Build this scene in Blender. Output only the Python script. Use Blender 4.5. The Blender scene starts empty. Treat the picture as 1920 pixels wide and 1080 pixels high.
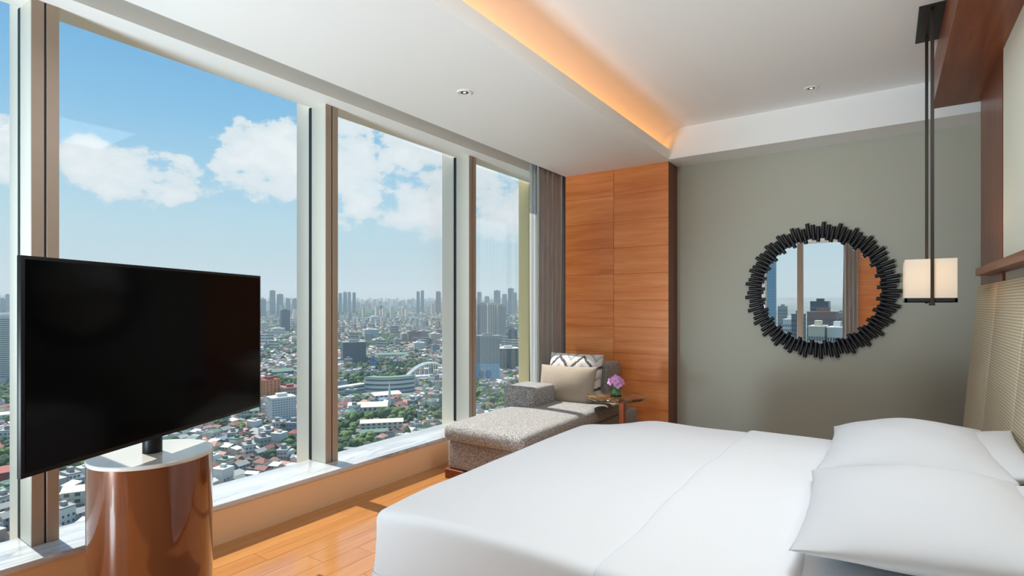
import bpy, bmesh, math, random
import numpy as np
from mathutils import Vector, Matrix, noise

C = bpy.context.scene
COL = C.collection
PI = math.pi
random.seed(7)
nrng = np.random.default_rng(11)

# ------------------------------------------------------------------ camera, world, sun, exposure
H = 1.30
FPX = 1021.0
YAW = math.atan(700 / FPX)
cam_d = bpy.data.cameras.new('camera')
cam_d.sensor_width = 36.0
cam_d.lens = 36.0 * FPX / 1920.0
cam_d.shift_y = 32.0 / 1920.0
cam_d.clip_start = 0.05
cam_d.clip_end = 60000
cam = bpy.data.objects.new('camera', cam_d)
cam.location = (0, 0, H)
cam.rotation_euler = (PI / 2, 0, YAW)
COL.objects.link(cam)
C.camera = cam

C.view_settings.view_transform = 'Standard'
C.view_settings.look = 'None'
C.view_settings.gamma = 1.0
C.view_settings.use_curve_mapping = False
C.view_settings.exposure = 0.0
C.cycles.use_denoising = True
C.cycles.max_bounces = 10
C.cycles.diffuse_bounces = 6
C.cycles.glossy_bounces = 4
C.cycles.transmission_bounces = 6
C.cycles.transparent_max_bounces = 24
C.cycles.volume_bounces = 0
C.cycles.sample_clamp_indirect = 6.0
C.cycles.caustics_reflective = False
C.cycles.caustics_refractive = False

SKY = 1.0
SUN = 8.0
HAZE = 1.7e-4

FW = Vector((-math.sin(YAW), math.cos(YAW), 0)); RT = Vector((math.cos(YAW), math.sin(YAW), 0))
def vdir(u, v):
    """world direction seen at a pixel of the 1920 x 1080 frame"""
    return (FW + RT * ((u - 960) / FPX) + Vector((0, 0, (572 - v) / FPX))).normalized()

def build_world():
    w = bpy.data.worlds.new('sky'); C.world = w; w.use_nodes = True
    nt = w.node_tree; N = nt.nodes; L = nt.links; N.clear()
    out = N.new('ShaderNodeOutputWorld'); bg = N.new('ShaderNodeBackground'); bg.inputs[1].default_value = SKY
    tc = N.new('ShaderNodeTexCoord'); sep = N.new('ShaderNodeSeparateXYZ')
    L.new(tc.outputs['Generated'], sep.inputs[0])
    ramp = N.new('ShaderNodeValToRGB'); cr = ramp.color_ramp
    stops = [(0.0, (.52, .66, .69)), (.06, (.52, .68, .74)), (.13, (.48, .70, .82)), (.21, (.36, .63, .84)), (.29, (.235, .53, .82)), (.40, (.145, .42, .76)), (1.0, (.07, .24, .55))]
    while len(cr.elements) < len(stops): cr.elements.new(0.5)
    for e, (p, c) in zip(cr.elements, stops): e.position = p; e.color = (*c, 1)
    L.new(sep.outputs[2], ramp.inputs[0])
    def math_n(op, a=None, b=None, c=None, clamp=False):
        n = N.new('ShaderNodeMath'); n.operation = op; n.use_clamp = clamp
        for i, v in enumerate((a, b, c)):
            if v is None: continue
            if isinstance(v, (int, float)): n.inputs[i].default_value = v
            else: L.new(v, n.inputs[i])
        return n.outputs[0]
    mp = N.new('ShaderNodeMapping'); mp.inputs['Scale'].default_value = (1, 1, 1.7)
    L.new(tc.outputs['Generated'], mp.inputs[0])
    def nz(scale, detail, rough, src):
        n = N.new('ShaderNodeTexNoise'); n.inputs['Scale'].default_value = scale; n.inputs['Detail'].default_value = detail
        n.inputs['Roughness'].default_value = rough; L.new(src, n.inputs['Vector']); return n.outputs[0]
    big = nz(4.2, 3, .5, mp.outputs[0]); mid = nz(10, 12, .62, mp.outputs[0]); fine = nz(34, 8, .65, mp.outputs[0])
    # cloud banks by direction: (u, v, radius in degrees, weight)
    banks = [(15, 280, 3.0, 1.0), (165, 302, 2.6, .95), (215, 322, 2.8, .9), (272, 330, 3.0, .95), (325, 333, 3.0, .9), (380, 345, 2.2, .6), (440, 310, 2.8, .85), (490, 290, 4.2, 1.0), (535, 300, 4.2, 1.05), (480, 345, 2.4, .6),
             (680, 262, 4.4, .95), (745, 270, 4.6, 1.0), (800, 280, 3.2, .8), (648, 318, 3.0, .85), (690, 355, 4.0, .85), (760, 380, 5.0, .85), (815, 370, 4.4, .85), (660, 415, 2.6, .5), (930, 375, 6.5, .8), (955, 330, 4.0, .6), (1010, 350, 9, .9), (-330, 300, 7, .8)]
    acc = None
    for u, v, r, wt in banks:
        d = vdir(u, v)
        dp = N.new('ShaderNodeVectorMath'); dp.operation = 'DOT_PRODUCT'; L.new(tc.outputs['Generated'], dp.inputs[0]); dp.inputs[1].default_value = d
        mr = N.new('ShaderNodeMapRange'); mr.interpolation_type = 'SMOOTHSTEP'
        mr.inputs[1].default_value = math.cos(math.radians(r * 1.15)); mr.inputs[2].default_value = 1.0; mr.inputs[3].default_value = 0; mr.inputs[4].default_value = wt
        L.new(dp.outputs['Value'], mr.inputs[0])
        acc = mr.outputs[0] if acc is None else math_n('MAXIMUM', acc, mr.outputs[0])
    # loose clouds everywhere else at the same height of sky
    band = N.new('ShaderNodeValToRGB'); b = band.color_ramp; b.elements[0].position = .05; b.elements[0].color = (0, 0, 0, 1); b.elements[1].position = .95; b.elements[1].color = (.25, .25, .25, 1)
    e = b.elements.new(.16); e.color = (.34, .34, .34, 1); e = b.elements.new(.30); e.color = (.22, .22, .22, 1); e = b.elements.new(.36); e.color = (0.02, .02, .02, 1)
    L.new(sep.outputs[2], band.inputs[0])
    dens = math_n('ADD', math_n('MULTIPLY', acc, .60), math_n('MULTIPLY', band.outputs[0], math_n('MULTIPLY', big, .55)))
    dens = math_n('ADD', dens, math_n('MULTIPLY', math_n('SUBTRACT', mid, .5), 1.55))
    dens = math_n('ADD', dens, math_n('MULTIPLY', math_n('SUBTRACT', fine, .5), .55))
    m = N.new('ShaderNodeMapRange'); m.interpolation_type = 'SMOOTHSTEP'; m.inputs[1].default_value = .34; m.inputs[2].default_value = .50
    L.new(dens, m.inputs[0])
    fade = N.new('ShaderNodeMapRange'); fade.inputs[1].default_value = .06; fade.inputs[2].default_value = .15; L.new(sep.outputs[2], fade.inputs[0])
    cov = math_n('MULTIPLY', m.outputs[0], math_n('MULTIPLY', fade.outputs[0], .96))
    cshade = N.new('ShaderNodeMapRange'); cshade.inputs[1].default_value = .35; cshade.inputs[2].default_value = .85; L.new(dens, cshade.inputs[0])
    ccol = N.new('ShaderNodeMix'); ccol.data_type = 'RGBA'
    ccol.inputs[6].default_value = (.70, .80, .86, 1); ccol.inputs[7].default_value = (.93, .95, .97, 1)
    L.new(cshade.outputs[0], ccol.inputs[0])
    mix = N.new('ShaderNodeMix'); mix.data_type = 'RGBA'
    L.new(cov, mix.inputs[0]); L.new(ramp.outputs[0], mix.inputs[6]); L.new(ccol.outputs[2], mix.inputs[7])
    L.new(mix.outputs[2], bg.inputs[0]); L.new(bg.outputs[0], out.inputs[0])
    w.cycles.sampling_method = 'MANUAL'; w.cycles.sample_map_resolution = 1024
build_world()

sl = bpy.data.lights.new('sun', 'SUN'); sl.energy = SUN; sl.angle = math.radians(.53); sl.color = (1, .96, .90)
so = bpy.data.objects.new('sun', sl); COL.objects.link(so)
so.rotation_euler = Vector((.563, .0, -.826)).to_track_quat('-Z', 'Y').to_euler()

def lamp(name, kind, loc, energy, color, size=.3, size_y=None, rot=None, spot=None):
    l = bpy.data.lights.new(name, kind); l.energy = energy; l.color = color
    if kind == 'AREA':
        l.size = size
        if size_y: l.shape = 'RECTANGLE'; l.size_y = size_y
    else: l.shadow_soft_size = size
    if spot: l.spot_size = spot; l.spot_blend = .9
    o = bpy.data.objects.new(name, l); o.location = loc
    if rot: o.rotation_euler = rot
    COL.objects.link(o); return o
# fill lights added out of frame to brighten the room, no real fixtures
LAMP_K = 1.0
FILL_TINT = (.60, .84, 1.0)  # bluish tint of the added fill light
lamp('added_fill_point', 'POINT', (-2.66, -2.25, .5), 80, FILL_TINT, .3)  # added fill from behind the camera
lamp('added_fill_spot', 'SPOT', (-2.74, -2.12, .42), 860, (.70, .87, 1), .42, rot=Vector((.75, 6.5, 2.6)).to_track_quat('-Z', 'Y').to_euler(), spot=math.radians(60))  # added spot that lifts the ceiling and the far end of the room
lamp('added_fill_area', 'AREA', (-.12, 1.9, 2.96), 42, (.84, .93, 1), 1.0, .8, (0, 0, 0))  # added area light above the bed, out of frame

# ------------------------------------------------------------------ materials
class NT:
    def __init__(s, name):
        s.m = bpy.data.materials.new(name); s.m.use_nodes = True; s.t = s.m.node_tree; s.N = s.t.nodes; s.L = s.t.links
        s.b = s.N['Principled BSDF']; s._tc = None
    def tc(s, which='Object'):
        if not s._tc: s._tc = s.N.new('ShaderNodeTexCoord')
        return s._tc.outputs[which]
    def new(s, t, **kw):
        n = s.N.new(t)
        for k, v in kw.items(): setattr(n, k, v)
        return n
    def link(s, a, b): s.L.new(a, b)
    def mapping(s, src, scale=(1, 1, 1), rot=(0, 0, 0), loc=None):
        n = s.N.new('ShaderNodeMapping'); n.inputs['Scale'].default_value = scale; n.inputs['Rotation'].default_value = rot
        s.link(src, n.inputs[0])
        if loc is not None: s.link(loc, n.inputs['Location'])
        return n.outputs[0]
    def noise(s, src, scale, detail=4, rough=.5, dist=0):
        n = s.N.new('ShaderNodeTexNoise'); n.inputs['Scale'].default_value = scale; n.inputs['Detail'].default_value = detail
        n.inputs['Roughness'].default_value = rough; n.inputs['Distortion'].default_value = dist; s.link(src, n.inputs['Vector']); return n.outputs[0]
    def ramp(s, src, stops, interp='LINEAR'):
        n = s.N.new('ShaderNodeValToRGB'); cr = n.color_ramp; cr.interpolation = interp
        while len(cr.elements) < len(stops): cr.elements.new(.5)
        for e, (p, c) in zip(cr.elements, stops): e.position = p; e.color = (*c, 1)
        s.link(src, n.inputs[0]); return n.outputs[0]
    def math(s, op, a, b=None, c=None):
        n = s.N.new('ShaderNodeMath'); n.operation = op
        for i, v in enumerate((a, b, c)):
            if v is None: continue
            if isinstance(v, (int, float)): n.inputs[i].default_value = v
            else: s.link(v, n.inputs[i])
        return n.outputs[0]
    def mix(s, f, a, b, blend='MIX'):
        n = s.N.new('ShaderNodeMix'); n.data_type = 'RGBA'; n.blend_type = blend
        for i, v in ((0, f), (6, a), (7, b)):
            if isinstance(v, (int, float)): n.inputs[i].default_value = v
            elif isinstance(v, tuple): n.inputs[i].default_value = (*v, 1)
            else: s.link(v, n.inputs[i])
        return n.outputs[2]
    def bump(s, h, strength=.3, dist=.01):
        n = s.N.new('ShaderNodeBump'); n.inputs['Strength'].default_value = strength; n.inputs['Distance'].default_value = dist
        s.link(h, n.inputs['Height']); s.link(n.outputs[0], s.b.inputs['Normal'])
    def set(s, **kw):
        names = dict(base='Base Color', rough='Roughness', metal='Metallic', coat='Coat Weight', coat_r='Coat Roughness', spec='Specular IOR Level', emis='Emission Color', emis_s='Emission Strength', sheen='Sheen Weight', trans='Transmission Weight', alpha='Alpha', sss='Subsurface Weight')
        for k, v in kw.items():
            i = s.b.inputs[names[k]]
            if isinstance(v, (int, float)): i.default_value = v
            elif isinstance(v, tuple): i.default_value = (*v, 1)
            else: s.link(v, i)
        return s

M = {}
def plain(key, base, rough=.5, metal=0, vary=0.0, scale=8, **kw):
    n = NT(key); n.set(rough=rough, metal=metal, **kw)
    if vary:
        t = n.noise(n.tc(), scale, 4, .6)
        n.set(base=n.ramp(t, [(.3, tuple(c * (1 - vary) for c in base)), (.7, tuple(min(1, c * (1 + vary)) for c in base))]))
    else: n.set(base=base)
    M[key] = n.m; return n

def srgb(r, g, b):
    f = lambda c: (c / 255) / 12.92 if c / 255 < .04045 else ((c / 255 + .055) / 1.055) ** 2.4
    return (f(r), f(g), f(b))

def wood(key, dark, mid, light, axis, rough=.3, coat=.3, scale=1.0, fleck=.5):
    """grain runs along the given axis"""
    n = NT(key)
    oi = n.new('ShaderNodeObjectInfo')
    off = n.new('ShaderNodeCombineXYZ')
    for i, k in enumerate((37., 53., 71.)): n.link(n.math('MULTIPLY', oi.outputs['Random'], k), off.inputs[i])
    sc = [14 * scale] * 3; sc[axis] = 1.0 * scale
    v = n.mapping(n.tc(), tuple(sc), loc=off.outputs[0])
    a = n.noise(v, 1.0, 6, .6, .6)
    sc2 = [90 * scale] * 3; sc2[axis] = 4 * scale
    b = n.noise(n.mapping(n.tc(), tuple(sc2), loc=off.outputs[0]), 1.0, 3, .6)
    t = n.math('ADD', n.math('MULTIPLY', a, 1 - fleck * .5), n.math('MULTIPLY', b, fleck * .5))
    t = n.math('ADD', t, n.math('MULTIPLY', n.math('SUBTRACT', oi.outputs['Random'], .5), .10))
    n.set(base=n.ramp(t, [(.28, dark), (.5, mid), (.72, light)]), rough=rough, coat=coat, coat_r=.12)
    n.bump(b, .05, .002)
    M[key] = n.m; return n

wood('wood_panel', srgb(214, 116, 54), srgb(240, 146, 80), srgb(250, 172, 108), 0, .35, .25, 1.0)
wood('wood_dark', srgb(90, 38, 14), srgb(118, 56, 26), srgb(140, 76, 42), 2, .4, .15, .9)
wood('wood_soffit', srgb(92, 36, 12), srgb(122, 58, 26), srgb(146, 80, 42), 1, .4, .15, .9)
wood('floor_plank', srgb(160, 104, 54), srgb(174, 118, 66), srgb(188, 134, 80), 1, .2, .6, 1.2)
plain('plaster', (.93, .93, .915), .85)
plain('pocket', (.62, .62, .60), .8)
plain('frame_beige', srgb(212, 207, 192), .4, 0, .02, 3)
plain('frame_shade_taupe', srgb(164, 144, 126), .36, .15, .03, 3)  # darker copy of the frame paint, shade put into the colour
plain('fin_white', srgb(254, 244, 230), .5)
plain('fin_gold', (.98, .76, .38), .45)
plain('gasket', (.012, .013, .015), .5)
plain('panel_cream', srgb(226, 190, 150), .35)
plain('black_metal', srgb(34, 29, 24), .45, .2)
plain('rod_bronze', srgb(52, 44, 34), .4, .3)
plain('bronze', srgb(70, 60, 46), .35, .8)
plain('tv_bezel', (.006, .006, .007), .45, spec=.2)
plain('tv_screen', (.002, .002, .0026), .10, spec=.09)
plain('stand_top', srgb(196, 191, 182), .25, coat=.5, coat_r=.05)
plain('stand_body', srgb(108, 58, 31), .14, .2, coat=1.0, coat_r=.03)
plain('rod_black', (.005, .005, .0075), .45, vary=.3, scale=20)
plain('copper', srgb(190, 104, 60), .3, .7)
plain('leaf_green', srgb(110, 166, 104), .5)
plain('petal', srgb(206, 140, 196), .6, sss=.1)
plain('petal_eye', srgb(214, 150, 60), .5)
plain('downlight_white', (.82, .82, .80), .4)
plain('night_wood', srgb(120, 72, 40), .4)

def m_mirror():
    n = NT('mirror_glass'); n.set(base=(.93, .94, .94), metal=1.0, rough=.0); M['mirror_glass'] = n.m
m_mirror()
def m_glass(key, tint, refl):
    n = NT(key); N = n.N
    tr = N.new('ShaderNodeBsdfTransparent'); tr.inputs[0].default_value = (*tint, 1)
    gl = N.new('ShaderNodeBsdfGlossy'); gl.inputs['Roughness'].default_value = 0.0; gl.inputs[0].default_value = (1, 1, 1, 1)
    fr = N.new('ShaderNodeFresnel'); fr.inputs[0].default_value = 1.35
    mx = N.new('ShaderNodeMixShader'); k = n.math('MULTIPLY', fr.outputs[0], refl)
    n.link(k, mx.inputs[0]); n.link(tr.outputs[0], mx.inputs[1]); n.link(gl.outputs[0], mx.inputs[2])
    n.link(mx.outputs[0], N['Material Output'].inputs[0]); M[key] = n.m
m_glass('pane_glass', (.965, .985, .98), .12)
m_glass('vase_glass', (.90, .97, .93), .8)
def m_marble():
    n = NT('marble')
    v = n.mapping(n.tc(), (7.0, .9, 3), (0, 0, .16))
    warp = n.noise(n.mapping(n.tc(), (2.2, .8, 1)), 1.6, 3, .5)
    a = n.noise(v, 1.1, 9, .62, 1.3)
    r1 = n.math('ABSOLUTE', n.math('SUBTRACT', a, .5))                      # thin veins where the noise crosses its middle
    vein = n.ramp(r1, [(0, (1, 1, 1)), (.018, (.45, .45, .45)), (.06, (0, 0, 0))])
    amt = n.ramp(warp, [(.42, (.05, .05, .05)), (.62, (.9, .9, .9))])
    k = n.mix(1.0, vein, amt, 'MULTIPLY')
    cloud = n.ramp(n.noise(v, .6, 5, .6), [(.3, srgb(186, 189, 193)), (.65, srgb(198, 200, 203))])
    n.set(base=n.mix(k, cloud, srgb(132, 139, 147)), rough=.16, coat=.3, coat_r=.05)
    M['marble'] = n.m
m_marble()
def m_wallcloth():
    n = NT('wall_cloth')
    a = n.noise(n.mapping(n.tc(), (1, 1, 6)), 160, 2, .6); b = n.noise(n.mapping(n.tc(), (6, 6, 1)), 160, 2, .6)
    t = n.math('MULTIPLY', n.math('ADD', a, b), .5)
    n.set(base=n.ramp(t, [(.3, srgb(174, 173, 158)), (.7, srgb(194, 193, 178))]), rough=.85); n.bump(t, .12, .002); M['wall_cloth'] = n.m
m_wallcloth()
def m_headboard():
    n = NT('headboard_weave')
    sep = n.new('ShaderNodeSeparateXYZ'); n.link(n.tc(), sep.inputs[0])
    z = n.math('SINE', n.math('MULTIPLY', sep.outputs[2], 2 * PI / .0145))
    y = n.math('SINE', n.math('MULTIPLY', sep.outputs[1], 2 * PI / .012))
    wob = n.noise(n.tc(), 90, 2, .5)
    t = n.math('ADD', n.math('ADD', n.math('MULTIPLY', z, .34), n.math('MULTIPLY', y, .06)), n.math('MULTIPLY', wob, .5))
    n.set(base=n.ramp(t, [(0, srgb(186, 170, 142)), (.35, srgb(216, 202, 172)), (.9, srgb(232, 220, 194))]), rough=.8)
    n.bump(t, .22, .003); M['headboard_weave'] = n.m
m_headboard()
def m_linen():
    n = NT('bed_linen'); a = n.noise(n.tc(), 3.0, 3, .5)
    n.set(base=(.87, .872, .885), rough=.75, sheen=.1)
    n.bump(a, .10, .03); M['bed_linen'] = n.m
    p = NT('pillow_linen'); p.set(base=(.66, .665, .68), rough=.8, sheen=.1); M['pillow_linen'] = p.m
m_linen()
def m_tweed():
    n = NT('tweed')
    a = n.noise(n.tc(), 120, 3, .75); b = n.noise(n.mapping(n.tc(), (1, 1, .4)), 260, 2, .6)
    t = n.math('ADD', n.math('MULTIPLY', a, .6), n.math('MULTIPLY', b, .4))
    n.set(base=n.ramp(t, [(.40, srgb(76, 68, 65)), (.49, srgb(140, 136, 133)), (.58, srgb(186, 184, 181))]), rough=.9, sheen=.2)
    n.bump(t, .5, .004); M['tweed'] = n.m
m_tweed()
def m_beige():
    n = NT('beige_cloth'); a = n.noise(n.tc(), 260, 2, .6)
    n.set(base=n.ramp(a, [(.3, srgb(150, 134, 116)), (.7, srgb(176, 160, 142))]), rough=.75, sheen=.4); n.bump(a, .2, .002); M['beige_cloth'] = n.m
m_beige()
def m_ikat():
    n = NT('ikat_cloth')
    sep = n.new('ShaderNodeSeparateXYZ'); n.link(n.tc(), sep.inputs[0])
    nz = n.noise(n.tc(), 55, 3, .7); nz2 = n.noise(n.tc(), 16, 2, .5)
    x = n.math('MULTIPLY_ADD', sep.outputs[0], 4.0, .1)
    tri = n.math('ABSOLUTE', n.math('SUBTRACT', n.math('FRACT', x), .5))          # 0..0.5
    y = n.math('ADD', n.math('MULTIPLY', sep.outputs[1], 5.0), n.math('MULTIPLY', tri, 1.35))
    y = n.math('ADD', y, n.math('MULTIPLY', n.math('SUBTRACT', nz, .5), .28)); y = n.math('ADD', y, n.math('MULTIPLY', nz2, .22))
    f = n.math('FRACT', y)
    n.set(base=n.ramp(f, [(0, srgb(66, 64, 74)), (.07, srgb(84, 82, 90)), (.13, srgb(216, 206, 200)), (.42, srgb(222, 212, 206)), (.50, srgb(128, 152, 156)), (.58, srgb(200, 188, 184)), (.88, srgb(232, 226, 220)), (.95, srgb(90, 88, 94)), (1, srgb(70, 68, 76))]), rough=.85)
    M['ikat_cloth'] = n.m
m_ikat()
def m_curtain():
    n = NT('curtain_cloth'); a = n.noise(n.mapping(n.tc(), (60, 60, 3)), 1, 3, .6)
    n.set(base=n.ramp(a, [(.3, srgb(150, 146, 144)), (.7, srgb(178, 174, 171))]), rough=.6, sheen=.3); M['curtain_cloth'] = n.m
m_curtain()
def m_sheer():
    n = NT('sheer_cloth'); N = n.N
    tr = N.new('ShaderNodeBsdfTransparent'); df = N.new('ShaderNodeBsdfDiffuse'); tl = N.new('ShaderNodeBsdfTranslucent')
    df.inputs[0].default_value = (.85, .86, .86, 1); tl.inputs[0].default_value = (.85, .86, .86, 1)
    a = N.new('ShaderNodeMixShader'); a.inputs[0].default_value = .5; n.link(df.outputs[0], a.inputs[1]); n.link(tl.outputs[0], a.inputs[2])
    b = N.new('ShaderNodeMixShader'); b.inputs[0].default_value = .72; n.link(tr.outputs[0], b.inputs[1]); n.link(a.outputs[0], b.inputs[2])
    n.link(b.outputs[0], N['Material Output'].inputs[0]); M['sheer_cloth'] = n.m
m_sheer()
def m_tabletop():
    n = NT('table_lacquer')
    v = n.new('ShaderNodeTexVoronoi'); v.inputs['Scale'].default_value = 18; n.link(n.tc(), v.inputs[0])
    bw = n.new('ShaderNodeRGBToBW'); n.link(v.outputs['Color'], bw.inputs[0])
    n.set(base=n.ramp(bw.outputs[0], [(.2, srgb(70, 54, 40)), (.5, srgb(110, 88, 62)), (.8, srgb(160, 128, 80))]), rough=.12, metal=.55, coat=.8, coat_r=.04)
    M['table_lacquer'] = n.m
m_tabletop()
def m_shade():
    n = NT('lamp_shade'); n.set(base=(.9, .88, .84), rough=.8, trans=0)
    N = n.N; tl = N.new('ShaderNodeBsdfTranslucent'); tl.inputs[0].default_value = (.92, .86, .78, 1)
    mx = N.new('ShaderNodeMixShader'); mx.inputs[0].default_value = .5
    n.link(n.b.outputs[0], mx.inputs[1]); n.link(tl.outputs[0], mx.inputs[2]); n.link(mx.outputs[0], N['Material Output'].inputs[0]); M['lamp_shade'] = n.m
m_shade()
def m_emit(key, col, s):
    n = NT(key); n.set(base=col, emis=col, emis_s=s); M[key] = n.m
m_emit('bulb_warm', (1, .62, .28), 5.0)
m_emit('led_strip', (1, .41, .02), 5.2)

# ------------------------------------------------------------------ mesh helpers
class MB:
    def __init__(s): s.bm = bmesh.new(); s.mi = 0
    def _fin(s, faces):
        for f in faces: f.material_index = s.mi
    def box(s, a, b, bev=0, seg=2):
        a = Vector(a); b = Vector(b)
        r = bmesh.ops.create_cube(s.bm, size=1.0)
        vs = r['verts']; c = (a + b) / 2; d = b - a
        for v in vs: v.co = Vector((v.co.x * d.x, v.co.y * d.y, v.co.z * d.z)) + c
        fs = set(f for v in vs for f in v.link_faces)
        if bev:
            es = list(set(e for v in vs for e in v.link_edges))
            q = bmesh.ops.bevel(s.bm, geom=es, offset=bev, segments=seg, profile=.5, affect='EDGES')
            fs = set(f for f in q['faces'])
        s._fin(f for f in fs if f.is_valid)
        return s
    def cyl(s, c0, c1, r, r2=None, seg=24, caps=True):
        c0 = Vector(c0); c1 = Vector(c1); ax = c1 - c0
        R = ax.to_track_quat('Z', 'Y').to_matrix().to_4x4(); R.translation = (c0 + c1) / 2
        q = bmesh.ops.create_cone(s.bm, cap_ends=caps, segments=seg, radius1=r, radius2=r if r2 is None else r2, depth=ax.length, matrix=R)
        s._fin(set(f for v in q['verts'] for f in v.link_faces)); return s
    def lathe(s, prof, seg=48, center=(0, 0, 0)):
        cx, cy, cz = center; rings = []
        for r, z in prof:
            rings.append([s.bm.verts.new((cx + r * math.cos(2 * PI * i / seg), cy + r * math.sin(2 * PI * i / seg), cz + z)) for i in range(seg)])
        for a, b in zip(rings, rings[1:]):
            for i in range(seg):
                try: s.bm.faces.new((a[i], a[(i + 1) % seg], b[(i + 1) % seg], b[i])).material_index = s.mi
                except ValueError: pass
        for ring, flip in ((rings[0], True), (rings[-1], False)):
            if (ring[0].co - ring[seg // 2].co).length > 1e-4:
                s.bm.faces.new(ring[::-1] if flip else ring).material_index = s.mi
        return s
    def sphere(s, c, r, u=12, v=8, sc=(1, 1, 1)):
        q = bmesh.ops.create_uvsphere(s.bm, u_segments=u, v_segments=v, radius=r)
        for w in q['verts']: w.co = Vector((w.co.x * sc[0], w.co.y * sc[1], w.co.z * sc[2])) + Vector(c)
        s._fin(set(f for w in q['verts'] for f in w.link_faces)); return s
    def prism(s, pts, z0, z1):
        lo = [s.bm.verts.new((x, y, z0)) for x, y in pts]; hi = [s.bm.verts.new((x, y, z1)) for x, y in pts]
        n = len(pts); s.bm.faces.new(lo[::-1]); s.bm.faces.new(hi)
        for i in range(n): s.bm.faces.new((lo[i], lo[(i + 1) % n], hi[(i + 1) % n], hi[i]))
        return s
    def rbox(s, a, b, r, n=8, fn=None):
        """cushion-like rounded box from a dense grid; fn(p, u) deforms"""
        a = Vector(a); b = Vector(b); c = (a + b) / 2; h = (b - a) / 2
        ns = [max(3, int(n * math.sqrt(h[i] / max(h)) + .5)) for i in range(3)]
        def coords(i):
            m = ns[i]; e = min(r / h[i], 1)
            inner = [-1 + e + (2 - 2 * e) * k / m for k in range(m + 1)]
            edge = [1 - e + e * math.sin(PI / 2 * k / 4) for k in range(1, 5)]
            lo = [-x for x in edge[::-1]]
            return lo + inner + edge
        cs = [coords(i) for i in range(3)]
        cache = {}
        def vert(p):
            k = tuple(round(x, 5) for x in p)
            if k in cache: return cache[k]
            q = Vector((p[0] * h.x, p[1] * h.y, p[2] * h.z))
            cl = Vector([max(-h[i] + r, min(h[i] - r, q[i])) for i in range(3)])
            d = q - cl
            if d.length > 1e-9: q = cl + d.normalized() * r
            q = q + c
            if fn: q = fn(q, Vector(p))
            cache[k] = s.bm.verts.new(q); return cache[k]
        for ax in range(3):
            i, j = (ax + 1) % 3, (ax + 2) % 3
            for sg in (-1, 1):
                for x0, x1 in zip(cs[i], cs[i][1:]):
                    for y0, y1 in zip(cs[j], cs[j][1:]):
                        quad = []
                        for (x, y) in ((x0, y0), (x1, y0), (x1, y1), (x0, y1)):
                            p = [0, 0, 0]; p[ax] = sg; p[i] = x; p[j] = y; quad.append(vert(p))
                        quad = quad if sg > 0 else quad[::-1]
                        if len(set(quad)) == 4:
                            try: s.bm.faces.new(quad).material_index = s.mi
                            except ValueError: pass
        return s
    def build(s, name, mats, parent=None, smooth=True, loc=None, angle=35, weld=False):
        if weld: bmesh.ops.remove_doubles(s.bm, verts=s.bm.verts, dist=1e-5)
        bmesh.ops.recalc_face_normals(s.bm, faces=s.bm.faces)
        me = bpy.data.meshes.new(name)
        if loc is not None: bmesh.ops.translate(s.bm, verts=s.bm.verts, vec=-Vector(loc))
        if smooth:
            for f in s.bm.faces: f.smooth = True
            ca = math.radians(angle)
            for e in s.bm.edges:
                if len(e.link_faces) == 2 and e.calc_face_angle(0) > ca: e.smooth = False
        s.bm.to_mesh(me); s.bm.free()
        for k in (mats if isinstance(mats, (list, tuple)) else [mats]): me.materials.append(M[k])
        o = bpy.data.objects.new(name, me); COL.objects.link(o)
        if loc is not None: o.location = loc
        if parent:
            o.parent = parent
            if loc is None: o.location = -parent.location if False else (0, 0, 0)
        return o

def tag(o, label=None, cat=None, group=None, kind=None):
    for k, v in (('label', label), ('category', cat), ('group', group), ('kind', kind)):
        if v: o[k] = v
    return o
def empty(name, loc=(0, 0, 0), rot=(0, 0, 0), kind=None):
    o = bpy.data.objects.new(name, None); o.location = loc; o.rotation_euler = rot; o.empty_display_size = .2; COL.objects.link(o)
    if kind: o['kind'] = kind
    return o
def structure(o): o['kind'] = 'structure'; return o

# ------------------------------------------------------------------ the room shell
CE = 2.70            # lower ceiling
CO = 2.983           # coffer ceiling
XW = -2.98           # face under the sill
XG = -3.30           # glass line
YB = 5.50            # grey wall
YF = -2.60           # wall behind the camera
XR = 0.53            # headboard wall
SILL = .22

fl = structure(MB().box((XG - .05, YF - .3, -.16), (1.4, YB + .3, -.018)).build('floor', 'night_wood', smooth=False))
pw, pl = .128, 1.25
plank_me = {}
def plank_mesh(x0, x1, y0, y1):
    k = (round(x1 - x0, 4), round(y1 - y0, 4))
    if k not in plank_me:
        b = MB().box((0, 0, -.018), (x1 - x0 - .0012, y1 - y0 - .0012, 0), .0012, 1)
        o = b.build('plank', 'floor_plank', smooth=False); plank_me[k] = o.data; bpy.data.objects.remove(o)
    return plank_me[k]
nx = int((XR + .1 - XW) / pw) + 1
for i in range(nx):
    y = YF - random.random() * pl
    while y < YB:
        y1 = min(y + pl, YB)
        if y1 > YF:
            yy = max(y, YF)
            # the part of the floor the photograph shows, and a margin, is laid plank by plank
            if yy < 4.6 and y1 > -.6 and i < 16:
                o = bpy.data.objects.new('plank', plank_mesh(XW + i * pw, XW + (i + 1) * pw, yy, y1))
                o.location = (XW + i * pw, yy, 0); o.parent = fl; COL.objects.link(o)
        y = y1
structure(MB().box((XW + 16 * pw, YF, -.018), (XR + .1, YB, 0)).box((XW, YF, -.018), (XW + 16 * pw, -1.9, 0)).box((XW, 5.86, -.018), (XW + .1, 5.9, 0)).build('floor_rest', 'floor_plank', fl, smooth=False))

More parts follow.
